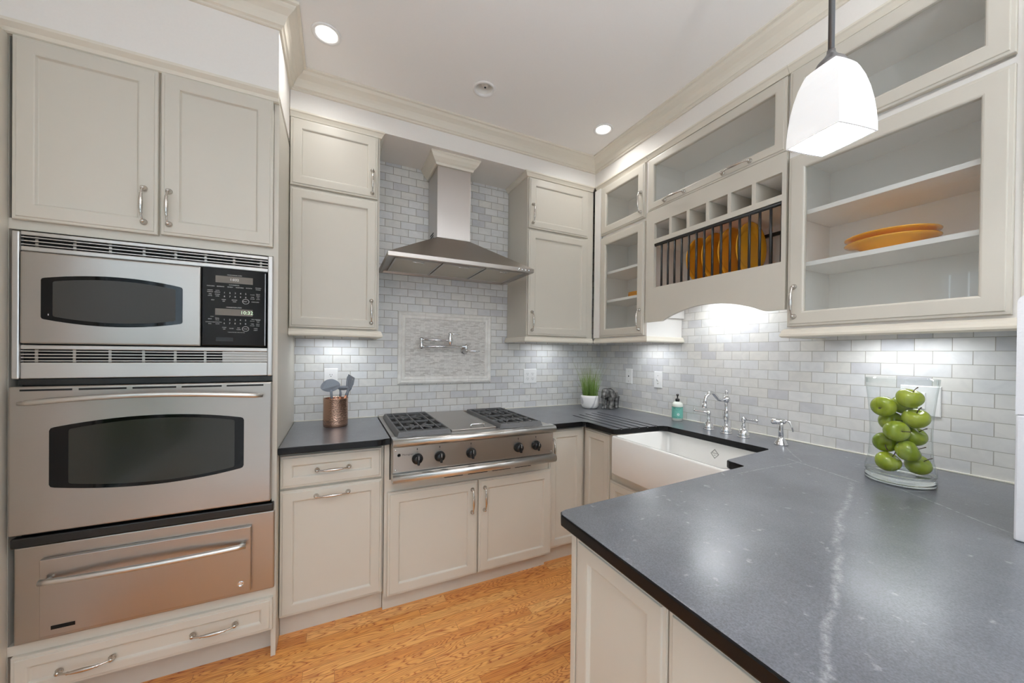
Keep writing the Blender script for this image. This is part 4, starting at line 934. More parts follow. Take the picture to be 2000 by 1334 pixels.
d = glass_door(FR(-0.323), 0.880, 1.690, 2.266, 2.598, 0.047, t); pullH(d, FR(-0.323), 1.088, 2.292, 0.021); pullH(d, FR(-0.323), 1.463, 2.292, 0.021)
obj('top_moulding', sweep([(-0.328, -0.8735), (-0.328, -1.6945)], MOT), 'trim', t)

# ---- B: wide glass cabinet
t = thing('glass_cabinet', 'wide cream glass-door wall cabinet holding two yellow serving bowls', 'cabinet', (-0.17, -2.0, 1.43))
mb = MB(); Y0, Y1 = -2.320, -1.698
mb.box(-0.328, -0.004, Y1 - 0.018, Y1, 1.440, 2.604); mb.box(-0.328, -0.004, Y0, Y0 + 0.018, 1.440, 2.604); mb.box(-0.022, -0.004, Y0 + 0.018, Y1 - 0.018, 1.473, 2.604)
mb.box(-0.328, -0.022, Y0 + 0.018, Y1 - 0.018, 1.473, 1.492); mb.box(-0.328, -0.022, Y0 + 0.018, Y1 - 0.018, 2.222, 2.246); mb.box(-0.328, -0.022, Y0 + 0.018, Y1 - 0.018, 2.590, 2.604); mb.box(-0.32, -0.012, Y0, Y1, 2.604, 2.637)
mb.box(-0.328, -0.310, Y0 + 0.018, Y1 - 0.018, 1.440, 1.473)
obj('body', mb, 'cab_in', t)
for z in (1.742, 1.966):
    mb = MB(); mb.box(-0.305, -0.024, Y0 + 0.02, Y1 - 0.02, z, z + 0.019, 0.001); obj('shelf', mb, 'cab_in', t)
d = glass_door(UR, 1.704, 2.305, 2.254, 2.598, 0.056, t)
d = glass_door(UR, 1.704, 2.305, 1.482, 2.222, 0.060, t); pullV(d, UR, 1.734, 1.588, 0.021)
obj('top_moulding', sweep([(-0.328, -1.6955), (-0.328, -2.320)], MOT), 'trim', t)
obj('bottom_moulding', sweep([(-0.004, -1.698), (-0.328, -1.698), (-0.328, -2.320)], MOB), 'trim', t)
mb = MB(); mb.box(-0.340, -0.004, -2.62, -2.3215, 1.512, 2.637); struct('wall_filler_right', mb, 'trim')

# ================================================================== RANGE HOOD
t = thing('range_hood', 'steel chimney range hood on the tiled wall above the rangetop', 'range hood', (-1.42, -0.25, 1.88))
hx0, hx1, hy = -1.878, -0.962, -0.502
zl0, zl1 = 1.884, 1.910
mb = MB()
def rc(x0, x1, y0, y1, z): return [(x0, y0, z), (x1, y0, z), (x1, y1, z), (x0, y1, z)]
C0, C1, CY = -1.550, -1.324, -0.262
mb.rings([rc(hx0 + .028, hx1 - .028, hy + .028, -.03, zl0 + .012), rc(hx0 + .022, hx1 - .022, hy + .022, -.025, zl0), rc(hx0 + .002, hx1 - .002, hy + .002, -.004, zl0), rc(hx0, hx1, hy, -.004, zl0 + .003), rc(hx0, hx1, hy, -.004, zl1), rc(hx0 + .004, hx1 - .004, hy + .004, -.004, zl1 + .002), rc(C0 - .004, C1 + .004, CY - .004, -.004, 2.098), rc(C0 - .002, C1 + .002, CY - .002, -.004, 2.101)], cap0=True)
obj('canopy', mb, 'steel', t)
mb = MB(); mb.box(C0, C1, CY, -0.004, 2.1015, 2.600, 0.002); ch_ = obj('chimney', mb, 'steelv', t)
mb = MB()
for k in range(3): mb.box(C0 - .0012, C0 + .001, -0.165, -0.075, 2.118 + k * 0.016, 2.127 + k * 0.016)
obj('side_vent', mb, 'blackmatte', ch_)
for k in range(3):
    xa = hx0 + .045 + k * 0.278; mb = MB(); mb.box(xa, xa + 0.268, hy + .055, -0.075, zl0 + .004, zl0 + .0118, .001); f_ = obj('grease_filter', mb, 'dark_metal_mesh', t)
    xc = xa + .134; mb = MB(); mb.tube([(xc - .032, hy + .070, zl0 + .005), (xc - .032, hy + .070, zl0 - .004), (xc + .032, hy + .070, zl0 - .004), (xc + .032, hy + .070, zl0 + .005)], .0022, 8); obj('filter_latch', mb, 'chrome', f_)
    mb = MB()
    for q in ((xa, xa + .268, hy + .055, hy + .063), (xa, xa + .268, -.083, -.075), (xa, xa + .008, hy + .063, -.083), (xa + .26, xa + .268, hy + .063, -.083)): mb.box(*q, zl0 + .0025, zl0 + .0045)
    obj('filter_frame', mb, 'steellight', f_)
for k in range(4):
    mb = MB(); mb.lathe([(.0065, 0), (.0065, .003), (.0045, .0045), (.001, .0045)], (-1.072 + k * 0.0245, hy, 1.897), 'y', 14); obj('button', mb, 'chrome', t)
HM = [(0, 2.637), (.052, 2.637), (.052, 2.626), (.047, 2.620), (.040, 2.606), (.026, 2.588), (.016, 2.578), (.011, 2.566), (0, 2.566)]
obj('top_moulding', sweep([(C0, -.004), (C0, CY), (C1, CY), (C1, -.004)], [(d_ + .0005, z_) for d_, z_ in HM]), 'trim', t)

# ================================================================== MOSAIC PANEL, POT FILLER
t = thing('mosaic_panel', 'framed pale stick-mosaic panel on the tiled wall behind the pot filler', 'tile panel', (-1.41, -0.01, 1.13))
px0, px1, pz0, pz1 = -1.752, -1.062, 1.129, 1.637
mb = MB(); mb.box(px0 + .045, px1 - .045, -0.006, -0.001, pz0 + .045, pz1 - .045); obj('mosaic', mb, 'mosaic', t)
FM = FB(0.0); w = 0.052
PR = [(0, 0.001), (0, .010), (.006, .016), (.016, .019), (.024, .017), (.027, .013), (.034, .016), (.046, .014), (w, .008), (w, .001)]
def fpiece(side, u0, u1):
    """a length of moulding along one side, mitred at the frame corners; u from 0 to 1"""
    mb = MB(); r0, r1 = [], []
    for ins, d in PR:
        if side in 'tb':
            a0, a1 = px0 + ins, px1 - ins; z = pz1 - ins if side == 't' else pz0 + ins
            A = px0 + (px1 - px0) * u0 if u0 > 0 else a0; B = px0 + (px1 - px0) * u1 if u1 < 1 else a1
            r0.append(FM(A + (.0006 if u0 > 0 else 0), z, d)); r1.append(FM(B - (.0006 if u1 < 1 else 0), z, d))
        else:
            z0_, z1_ = pz0 + ins, pz1 - ins; a = px0 + ins if side == 'l' else px1 - ins
            A = pz0 + (pz1 - pz0) * u0 if u0 > 0 else z0_; B = pz0 + (pz1 - pz0) * u1 if u1 < 1 else z1_
            r0.append(FM(a, A + (.0006 if u0 > 0 else 0), d)); r1.append(FM(a, B - (.0006 if u1 < 1 else 0), d))
    mb.rings([r0, r1]); return mb
for side, u0, u1 in (('t', 0, .27), ('t', .27, .74), ('t', .74, 1), ('b', 0, .27), ('b', .27, .74), ('b', .74, 1), ('l', 0, .5), ('l', .5, 1), ('r', 0, .5), ('r', .5, 1)): obj('frame_piece', fpiece(side, u0, u1), 'marble', t)
t = thing('pot_filler', 'chrome folding pot filler tap mounted on the mosaic panel', 'tap', (-1.276, -0.02, 1.367))
mb = MB(); mb.lathe([(.029, 0), (.029, .005), (.024, .010), (.017, .014), (.015, .024), (.017, .030), (.015, .036), (.011, .040), (.011, .052), (.013, .056), (.012, .066), (.004, .070)], (-1.276, -0.0065, 1.367), 'y', 24)
mb.tube([(-1.276, -.052, 1.367), (-1.276, -.052, 1.380), (-1.276, -.052, 1.398), (-1.276, -.052, 1.410), (-1.276, -.052, 1.416)], [.009, .011, .012, .009, .003], 14); bd = obj('wall_valve', mb, 'chrome', t)
mb = MB(); mb.tube([(-1.276, -.072, 1.367), (-1.245, -.080, 1.366), (-1.215, -.086, 1.365), (-1.19, -.090, 1.364), (-1.182, -.091, 1.364)], [.006, .0045, .004, .0055, .003], 12); obj('tap_handle', mb, 'chrome', t)
mb = MB(); mb.tube([(-1.276, -.052, 1.398), (-1.45, -.062, 1.395), (-1.598, -.068, 1.392)], .0082, 14); obj('arm', mb, 'chrome', t)
mb = MB(); mb.tube([(-1.603, -.068, 1.374), (-1.603, -.068, 1.380), (-1.603, -.068, 1.392), (-1.603, -.068, 1.404), (-1.603, -.068, 1.412), (-1.603, -.068, 1.424), (-1.603, -.068, 1.434), (-1.603, -.068, 1.446), (-1.603, -.068, 1.454), (-1.603, -.068, 1.457)], [.007, .0125, .0155, .0135, .010, .010, .0145, .0155, .0125, .003], 16); obj('elbow', mb, 'chrome', t)
mb = MB(); mb.tube([(-1.603, -.068, 1.440), (-1.50, -.082, 1.439), (-1.412, -.094, 1.438)], .0085, 14); obj('arm', mb, 'chrome', t)
mb = MB(); mb.tube([(-1.408, -.095, 1.400), (-1.408, -.095, 1.412), (-1.408, -.095, 1.424), (-1.408, -.095, 1.438), (-1.408, -.095, 1.452), (-1.408, -.095, 1.466), (-1.408, -.095, 1.478), (-1.408, -.095, 1.488), (-1.408, -.095, 1.496)], [.009, .011, .016, .0185, .015, .011, .010, .013, .005], 16); obj('spout', mb, 'chrome', t)
mb = MB(); mb.tube([(-1.408, -.095, 1.484), (-1.38, -.097, 1.483), (-1.355, -.099, 1.482), (-1.340, -.1, 1.482)], [.005, .004, .0058, .003], 12); obj('tap_handle', mb, 'chrome', t)

# ================================================================== OUTLETS AND SWITCHES
def plate(name, F, a, z, w, h, label, cat, kind):
    c = F(a, z, 0); t = thing(name, label, cat, c)
    mb = MB(); mb.rings([rect_ring(F, a - w / 2, a + w / 2, z - h / 2, z + h / 2, i, d) for i, d in ((0, 0.0005), (0, .004), (.003, .006))]); obj('cover_plate', mb, 'white', t)
    def duplex(ax):
        for s in (-1, 1):
            zz = z + s * .0195; mb = MB(); P = [(ax + .0165 * math.cos(q * PI / 12), zz + .0145 * max(-.86, min(.86, math.sin(q * PI / 12) * 1.0))) for q in range(24)]
            mb.prism(P, lambda u, v: F(u, v, .006), lambda u, v: F(u, v, .0078)); so = obj('socket', mb, 'white', t)
            mb = MB()
            for dx, dz, hw, hh in ((-.0062, .003, .0011, .0042), (.0062, .003, .0011, .0034), (0, -.0085, .0022, .0022)): mb.rings([rect_ring(F, ax + dx - hw, ax + dx + hw, zz + dz - hh, zz + dz + hh, 0, d) for d in (.0076, .0081)])
            obj('slots', mb, 'black', so)
    if kind == 'duplex': duplex(a)
    if kind == 'quad': duplex(a - .023); duplex(a + .023)
    if kind == 'toggle':
        mb = MB(); mb.rings([[F(a - .005, z - .011, .006), F(a + .005, z - .011, .006), F(a + .005, z + .011, .006), F(a - .005, z + .011, .006)], [F(a - .0035, z + .001, .020), F(a + .0035, z + .001, .020), F(a + .0035, z + .008, .021), F(a - .0035, z + .008, .021)]]); obj('toggle', mb, 'white', t)
        mb = MB()
        for s in (-1, 1): mb.lathe([(.003, .0), (.003, .001), (.001, .001)], F(a, z + s * .030, .006), 'x', 10)
        obj('screws', mb, 'nickel', t)
    if kind == 'data':
        mb = MB(); mb.rings([rect_ring(F, a - .005, a + .005, z - .006, z + .006, 0, d) for d in (.0055, .0065)]); obj('jack', mb, 'darkink', t)
        mb = MB()
        for s in (-1, 1): mb.lathe([(.0028, .0), (.0028, .001), (.001, .001)], F(a, z + s * .040, .006), 'x', 10)
        obj('screws', mb, 'nickel', t)
    if kind == 'decora':
        mb = MB(); mb.rings([rect_ring(F, a - .0165, a + .0165, z - .033, z + .033, i, d) for i, d in ((0, .006), (0, .009), (.002, .010))]); obj('socket', mb, 'white', t)
    return t
plate('outlet', FB(0), -2.160, 1.180, .079, .124, 'white duplex outlet behind the grey slotted skimmer', 'outlet', 'duplex')
plate('outlet', FB(0), -0.714, 1.168, .118, .116, 'white four-socket outlet on the back wall right of the rangetop', 'outlet', 'quad')
plate('data_socket', FR(0), 0.370, 1.178, .074, .120, 'white wall plate with one small dark jack above the elephant', 'socket', 'data')
plate('light_switch', FR(0), 0.672, 1.170, .076, .120, 'white toggle switch plate above the soap bottle', 'switch', 'toggle')
plate('outlet', FR(0), 2.022, 1.178, .116, .120, 'white wide outlet plate on the tiles behind the apple vase', 'outlet', 'decora')

# ================================================================== CEILING LIGHTS
for i, (cx, cy) in enumerate(CANS):
    lit = i != 1
    lab = ['lit round recessed ceiling light near the oven tower', 'unlit recessed ceiling light above the range hood with its dark bulb showing', 'lit round recessed ceiling light near the glass cabinets'][i]
    t = thing('recessed_light', lab, 'ceiling light', (cx, cy, CEIL), 'recessed ceiling lights')
    mb = MB(); mb.lathe([(.050, CEIL - .0005), (.064, CEIL - .0005), (.0635, CEIL - .004), (.058, CEIL - .006), (.048, CEIL - .004), (.046, CEIL + .012)], (cx, cy, 0), 'z', 36, cap0=False, cap1=False)
    obj('trim_ring', mb, 'white', t)
    if lit:
        mb = MB(); mb.lathe([(.0445, CEIL + .004), (.0445, CEIL + .010)], (cx, cy, 0), 'z', 32); obj('lens', mb, 'lamp', t)
        area_light('can_light', (cx, cy, CEIL - 0.008), 0.09, 4.0, WARM, shape='DISK', spread=math.radians(150), parent=t)
    else:
        mb = MB(); mb.lathe([(.0455, CEIL + .004), (.040, CEIL + .03), (.034, CEIL + .075), (.002, CEIL + .08)], (cx, cy, 0), 'z', 32, cap0=False); obj('reflector', mb, 'lens_frost', t)
        mb = MB(); mb.lathe([(.002, CEIL + .014), (.012, CEIL + .016), (.021, CEIL + .03), (.022, CEIL + .04), (.014, CEIL + .066), (.010, CEIL + .078)], (cx + .008, cy + .004, 0), 'z', 20); bl = obj('bulb', mb, 'lens_frost', t)
        mb = MB(); mb.lathe([(.006, CEIL + .0125), (.006, CEIL + .0145)], (cx + .008, cy + .004, 0), 'z', 14); obj('bulb_tip', mb, 'darkink', bl)
# unseen cans added over and behind the viewer as extra light
for k, (cx, cy) in enumerate([(-2.2, -2.3), (-0.7, -3.2), (-2.2, -3.9)]):
    t = thing('recessed_light', ['lit recessed ceiling light over the viewer beside the oven tower', 'lit recessed ceiling light beyond the peninsula', 'lit recessed ceiling light near the garden doors'][k], 'ceiling light', (cx, cy, CEIL), 'recessed ceiling lights')
    mb = MB(); mb.lathe([(.064, CEIL - .0005), (.063, CEIL - .005), (.002, CEIL - .006)], (cx, cy, 0), 'z', 24); obj('lens', mb, 'lamp', t)
    area_light('can_light', (cx, cy, CEIL - 0.02), 0.09, 4.0, WARM, shape='DISK', spread=math.radians(150), parent=t)

# under-cabinet strips
def strip(cx, cy, z, lx, ly, power, label, col=COOL):
    t = thing('under_cabinet_light', label, 'light', (cx, cy, z), 'lights under the wall cabinets')
    mb = MB(); mb.box(cx - lx / 2, cx + lx / 2, cy - ly / 2, cy + ly / 2, z - .014, z, .002); obj('housing', mb, 'white', t)
    mb = MB(); mb.box(cx - lx / 2 + .006, cx + lx / 2 - .006, cy - ly / 2 + .006, cy + ly / 2 - .006, z - .0155, z - .0142); obj('lens', mb, 'strip', t)
    area_light('strip_light', (cx, cy, z - .018), lx - .01, power, col, size_y=ly - .01, spread=math.radians(160), parent=t)
strip(-2.13, -0.13, 1.4725, 0.26, 0.05, 1.7, 'slim white light under the cabinet next to the oven tower')
strip(-0.60, -0.13, 1.4725, 0.26, 0.05, 1.3, 'slim white light under the cabinet next to the range hood')
strip(-0.13, -0.66, 1.4725, 0.05, 0.24, 1.8, 'slim white light under the narrow glass cabinet')
strip(-0.13, -1.25, 1.7555, 0.05, 0.30, 5.4, 'slim white light under the plate rack')
strip(-0.13, -1.98, 1.4725, 0.05, 0.30, 2.6, 'slim white light under the wide glass cabinet')

# ================================================================== PENDANT
PC = (-1.047, -2.160); pz = 1.88; prot = math.radians(-11)
t = thing('pendant_light', 'lit white square glass pendant lamp on a grey rod over the peninsula', 'pendant lamp', (PC[0], PC[1], CEIL))
def sq(h, z, bow=0.0, n=6):
    out = []; cs = [(-h, -h), (h, -h), (h, h), (-h, h)]
    for i in range(4):
        a, b = cs[i], cs[(i + 1) % 4]
        for k in range(n):
            u = k / n; x = a[0] + (b[0] - a[0]) * u; y = a[1] + (b[1] - a[1]) * u; e = bow * (1 - (2 * u - 1) ** 2)
            nx, ny = ((0, -1), (1, 0), (0, 1), (-1, 0))[i]; x += nx * e; y += ny * e
            out.append((PC[0] + x * math.cos(prot) - y * math.sin(prot), PC[1] + x * math.sin(prot) + y * math.cos(prot), z))
    return out
prof = [(0.0615, 0.0), (0.0612, 0.02), (0.0595, 0.05), (0.0565, 0.08), (0.052, 0.11), (0.0455, 0.14), (0.0385, 0.162), (0.034, 0.173)]
mb = MB(); rg = [sq(h, pz + z, 0.002) for h, z in prof] + [sq(0.029, pz + 0.172)] + [sq(h - 0.004, pz + z, 0.002) for h, z in reversed(prof[:-1])]
mb.rings(rg, loop=True); obj('shade', mb, 'shade', t)
mb = MB(); mb.sphere((PC[0], PC[1], pz + 0.085), 0.028, 14); obj('bulb', mb, 'bulb', t)
mb = MB(); mb.lathe([(.034, pz + .170), (.034, pz + .178), (.028, pz + .190), (.016, pz + .202), (.009, pz + .212), (.0085, pz + .22)], (PC[0], PC[1], 0), 'z', 24); obj('cap', mb, 'greymetal', t)
mb = MB(); mb.tube([(PC[0], PC[1], pz + .21), (PC[0], PC[1], CEIL - .02)], 0.0065, 12); obj('rod', mb, 'greymetal', t)
mb = MB(); mb.lathe([(.06, CEIL - .0005), (.058, CEIL - .018), (.012, CEIL - .026)], (PC[0], PC[1], 0), 'z', 28); obj('ceiling_rose', mb, 'greymetal', t)
L = bpy.data.lights.new('pendant_bulb_light', 'POINT'); L.energy = 14; L.color = (1, .96, .92); L.shadow_soft_size = 0.03
lo = bpy.data.objects.new('pendant_bulb_light', L); COL.objects.link(lo); lo.parent = t; lo.location = (0, 0, pz + 0.03 - CEIL)

# floor lamp added out of view, behind the viewer, to brighten the ceiling
t = thing('floor_lamp', 'lit uplighter floor lamp standing on the dining side of the peninsula', 'floor lamp', (-1.75, -3.55, 0.0))
mb = MB(); mb.lathe([(.13, 0.001), (.13, .018), (.02, .03)], (-1.75, -3.55, 0), 'z', 28); obj('base', mb, 'greymetal', t)
mb = MB(); mb.tube([(-1.75, -3.55, .02), (-1.75, -3.55, 1.74)], .011, 12); obj('pole', mb, 'greymetal', t)
mb = MB(); mb.lathe([(.02, 1.735), (.08, 1.755), (.13, 1.80), (.155, 1.86), (.152, 1.86), (.125, 1.805), (.075, 1.765), (.02, 1.75)], (-1.75, -3.55, 0), 'z', 32); obj('lamp_shade', mb, 'white', t)
area_light('uplight', (-1.75, -3.55, 1.80), 0.20, 180, (0.95, 0.97, 1.0), (0, 0, 1), shape='DISK', parent=t)

# ================================================================== FAUCET, SPRAYER, SOAP
t = thing('faucet', 'chrome bridge-style faucet with curved spout and two lever handles behind the sink', 'faucet', (-0.150, -1.300, ZT))
fx, fy = -0.150, -1.300
BELL = [(.030, 0), (.030, .004), (.027, .007), (.0275, .010), (.026, .020), (.022, .032), (.015, .042), (.010, .046)]
mb = MB(); mb.lathe(BELL + [(.009, .060), (.012, .072), (.0145, .090), (.0135, .106), (.009, .122), (.012, .126), (.012, .130), (.009, .134), (.009, .172), (.012, .176), (.018, .186), (.0185, .196), (.014, .206), (.006, .212), (.005, .222), (.009, .228), (.0095, .236), (.005, .243), (.001, .245)], (fx, fy, ZT), 'z', 26)
obj('column', mb, 'chrome', t)
sp = [(fx - .01, fy, ZT + .190), (fx - .045, fy + .003, ZT + .189), (fx - .065, fy + .004, ZT + .194), (fx - .085, fy + .006, ZT + .212), (fx - .103, fy + .007, ZT + .228), (fx - .122, fy + .008, ZT + .234), (fx - .142, fy + .009, ZT + .228), (fx - .158, fy + .010, ZT + .212), (fx - .166, fy + .011, ZT + .190), (fx - .169, fy + .011, ZT + .172)]
mb = MB(); mb.tube(sp, [.0095, .0095, .0095, .0098, .0100, .0100, .0100, .0095, .0092, .0092], 16); s_ = obj('spout', mb, 'chrome', t)
mb = MB(); mb.tube([(fx - .169, fy + .011, ZT + .174), (fx - .1695, fy + .011, ZT + .166), (fx - .1695, fy + .011, ZT + .154), (fx - .1695, fy + .011, ZT + .150)], [.010, .013, .013, .011], 16); obj('aerator', mb, 'chrome', s_)
for sg, (hx, hy_) in ((1, (-0.142, -1.186)), (-1, (-0.158, -1.404))):
    mb = MB(); mb.lathe(BELL + [(.009, .054), (.012, .060), (.008, .066), (.008, .082), (.011, .090), (.012, .100), (.008, .108), (.001, .110)], (hx, hy_, ZT), 'z', 24)
    mb.tube([(hx, hy_, ZT + .099), (hx - .010, hy_ + sg * .035, ZT + .100), (hx - .018, hy_ + sg * .068, ZT + .102), (hx - .022, hy_ + sg * .082, ZT + .103), (hx - .0235, hy_ + sg * .088, ZT + .103)], [.006, .0048, .0062, .008, .003], 12)
    obj('tap_handle', mb, 'chrome', t)
t = thing('side_sprayer', 'chrome side sprayer standing at the peninsula end of the faucet', 'sprayer', (-0.150, -1.585, ZT))
sx_, sy_ = -0.150, -1.585
mb = MB(); mb.lathe([(.030, 0), (.030, .004), (.026, .008), (.024, .016), (.019, .022), (.017, .030), (.014, .033), (.012, .038)], (sx_, sy_, ZT), 'z', 24); obj('holder', mb, 'chrome', t)
mb = MB(); mb.tube([(sx_, sy_, ZT + .036), (sx_, sy_, ZT + .07), (sx_, sy_, ZT + .095), (sx_, sy_, ZT + .108)], [.011, .011, .010, .010], 14)
mb.tube([(sx_ + .012, sy_ - .014, ZT + .113), (sx_ - .004, sy_ + .010, ZT + .113), (sx_ - .016, sy_ + .032, ZT + .112), (sx_ - .018, sy_ + .038, ZT + .111)], [.010, .0135, .015, .010], 14); hd = obj('spray_head', mb, 'chrome', t)
mb = MB(); mb.tube([(sx_ + .006, sy_ - .010, ZT + .122), (sx_ + .014, sy_ - .030, ZT + .116), (sx_ + .018, sy_ - .040, ZT + .092), (sx_ + .019, sy_ - .043, ZT + .070)], [.005, .005, .0045, .003], 10); obj('trigger', mb, 'chrome', hd)
t = thing('soap_bottle', 'teal-labelled pump soap bottle beside the sink', 'soap bottle', (-0.075, -0.905, ZT))
bx, by = -0.075, -0.905
mb = MB(); mb.lathe([(.030, 0), (.0345, .003), (.0345, .103), (.033, .112), (.027, .121), (.018, .126), (.0125, .128)], (bx, by, ZT), 'z', 28); bt = obj('bottle', mb, 'soapbody', t)
mb = MB(); mb.lathe([(.0349, .018), (.0349, .094)], (bx, by, ZT), 'z', 32, cap0=False, cap1=False); lb = obj('label_band', mb, 'teal', bt)
def cyl(a, b, d=0.0, r=.0353):
    th0 = math.atan2(-1.728, -2.05); th = th0 + a / r; return (bx + r * math.cos(th), by + r * math.sin(th), ZT + b)
mb = MB(); mb.lathe([(.0352, .0905), (.0352, .0935)], (bx, by, ZT), 'z', 32, cap0=False, cap1=False)
for tx, z_, s__ in (("MRS. MEYER'S", .083, .0085), ('CLEAN DAY', .0735, .006), ('BASIL', .067, .0055), ('HAND SOAP', .026, .0085)): mb.text(tx, s__, lambda a, b, d, z_=z_: cyl(a, b + z_))
obj('label_print', mb, 'tealdark', bt)
mb = MB()
for q in range(8):
    an = q * PI / 4; pts_ = [cyl(.006 + .003 * math.cos(an + .35 * s2) , .045 + .003 * math.sin(an + .35 * s2), r=.0354) for s2 in (-1, 1)] + [cyl(.006 + .0085 * math.cos(an + .25 * s2), .045 + .0085 * math.sin(an + .25 * s2), r=.0354) for s2 in (1, -1)]
    mb._face([mb.bm.verts.new(p) for p in pts_])
obj('label_flower', mb, 'white', bt)
mb = MB(); mb.lathe([(.0135, .127), (.0135, .143), (.010, .147), (.0045, .148), (.0045, .165), (.008, .168), (.0085, .175), (.005, .178), (.001, .178)], (bx, by, ZT), 'z', 20)
mb.tube([(bx, by, ZT + .172), (bx - .018, by - .016, ZT + .173), (bx - .026, by - .024, ZT + .169)], [.0042, .004, .003], 10); obj('pump', mb, 'black', t)

# ================================================================== CROCK AND UTENSILS
cx, cy = -2.131, -0.235
t = thing('utensil_crock', 'hammered copper utensil crock on the short worktop', 'crock', (cx, cy, ZT))
mb = MB(); mb.lathe([(.062, 0), (.065, .003)] + [(.0655 + (.0012 if k % 2 else 0), .014 + .004 * k) for k in range(6)] + [(.0655, .045), (.0655, .158), (.067, .162), (.0665, .165), (.063, .165), (.0625, .160), (.0625, .008), (.002, .007)], (cx, cy, ZT), 'z', 48); obj('pot', mb, 'copper', t)
def utensil(name, label, p0, p1, head):
    t = thing(name, label, 'utensil', p0, 'kitchen utensils in the crock')
    a, b = Vector(p0), Vector(p1); mb = MB(); mb.tube([a, a.lerp(b, .5), b], [.0058, .0062, .0055], 12); obj('handle', mb, 'copperh', t)
    d = (b - a).normalized(); head(t, b, d)
def blade_fr(b, d, up=Vector((0, -1, 0.2))):
    n = (up - d * up.dot(d)).normalized(); s = d.cross(n); return n, s
def skimmer(t, b, d):
    n, s = blade_fr(b, d, Vector((.1, -1, .1))); mb = MB(); O, I = [], []
    ln, wd = .074, .052; outl = []
    for k in range(28):
        u = 2 * PI * k / 28; wy = ln * .5 * (1 - math.cos(u)); q = abs(math.sin(u)) ** .8 * (1 if math.sin(u) >= 0 else -1); outl.append((wd * q * (0.72 + .28 * math.sin(PI * min(1, wy / ln) ** .8)), .018 + wy))
    def P(a, c, h): return b + s * a + d * c + n * (h - .012 * (1 - (a / .06) ** 2))
    mb.prism(outl, lambda a, c: P(a, c, 0.0), lambda a, c: P(a, c, .003))
    mb.tube([b - d * .02, b + d * .002, b + d * .03 - n * .006], [.007, .0075, .006], 10)
    h = obj('head', mb, 'nylon', t); mb = MB()
    for i in range(-4, 5):
        for j in range(5):
            a, c = i * .0088 + (.0044 if j % 2 else 0), .030 + j * .0105
            if (a / .043) ** 2 + ((c - .055) / .033) ** 2 > .85: continue
            mb.prism([(a + .0019 * math.cos(q * PI / 4), c + .0026 * math.sin(q * PI / 4)) for q in range(8)], lambda x, y: P(x, y, .0026), lambda x, y: P(x, y, .0034))
    obj('holes', mb, 'black', h)
def ladle(t, b, d):
    n, s = blade_fr(b, d, Vector((.3, -1, -.6))); mb = MB(); c = b + d * .028 + Vector((.018, 0, .012)); rings = []
    for k in range(7):
        a = k / 6 * PI / 2; r = .042 * math.sin(a) + .001; hgt = -.024 * math.cos(a)
        rings.append([c + Vector((r * math.cos(q * PI / 12), r * .9 * math.sin(q * PI / 12), 0)) + Vector((.35, -.25, 1)).normalized() * hgt for q in range(24)])
    for k in range(6, -1, -1):
        a = k / 6 * PI / 2; r = .039 * math.sin(a) + .0005; hgt = -.021 * math.cos(a)
        rings.append([c + Vector((r * math.cos(q * PI / 12), r * .9 * math.sin(q * PI / 12), 0)) + Vector((.35, -.25, 1)).normalized() * (hgt + .001) for q in range(24)])
    mb.rings(rings, smooth=True); mb.tube([b - d * .02, b, b + d * .02 + Vector((-.006, 0, .004))], [.007, .0072, .005], 10); obj('head', mb, 'nylon', t)
def turner(slots):
    def f(t, b, d):
        n, s = blade_fr(b, d, Vector((-.5, -.6, .7))); mb = MB()
        L_, w0, w1 = .098, .012, .030
        def P(a, c, h): return b + s * a + d * c + n * (h + .018 * (c / L_) ** 2)
        rail = []
        if slots:
            edges = [(-1, -.62), (-.38, -.12), (.12, .38), (.62, 1)]
            for e0, e1 in edges:
                rg = []
                for k in range(9):
                    c = .022 + (L_ - .03) * k / 8; w_ = w0 + (w1 - w0) * min(1, k / 4)
                    rg.append([P(w_ * e0, c, 0), P(w_ * e1, c, 0), P(w_ * e1, c, .0028), P(w_ * e0, c, .0028)])
                mb.rings(rg)
            mb.rings([[P(-w1, c, 0), P(w1, c, 0), P(w1, c, .0028), P(-w1, c, .0028)] for c in (L_ - .010, L_)])
            mb.rings([[P(-w_, c, 0), P(w_, c, 0), P(w_, c, .004), P(-w_, c, .004)] for w_, c in ((.006, 0), (.010, .014), (.013, .024))])
        else:
            mb.rings([[P(-w_, c, 0), P(w_, c, 0), P(w_, c, .003), P(-w_, c, .003)] for w_, c in ((.006, 0), (.010, .016), (.024, .034), (.028, .06), (.026, .09), (.018, .104))])
        mb.tube([b - d * .02, b, b + d * .018], [.007, .0072, .005], 10); obj('head', mb, 'nylon', t)
    return f
zb_ = ZT + .012
utensil('skimmer', 'grey slotted skimmer with rose-gold handle leaning toward the oven tower', (cx - .005, cy - .010, zb_), (cx - .022, cy - .030, ZT + .185), skimmer)
utensil('ladle', 'grey ladle in the copper crock beside the skimmer', (cx + .005, cy + .020, zb_), (cx + .026, cy + .012, ZT + .190), ladle)
utensil('slotted_turner', 'grey slotted turner leaning toward the rangetop', (cx - .010, cy + .002, zb_), (cx + .062, cy - .024, ZT + .200), turner(True))
utensil('serving_spoon', 'lowest grey serving spoon in the crock, leaning furthest toward the rangetop', (cx + .012, cy + .034, zb_), (cx + .062, cy + .012, ZT + .186), turner(False))

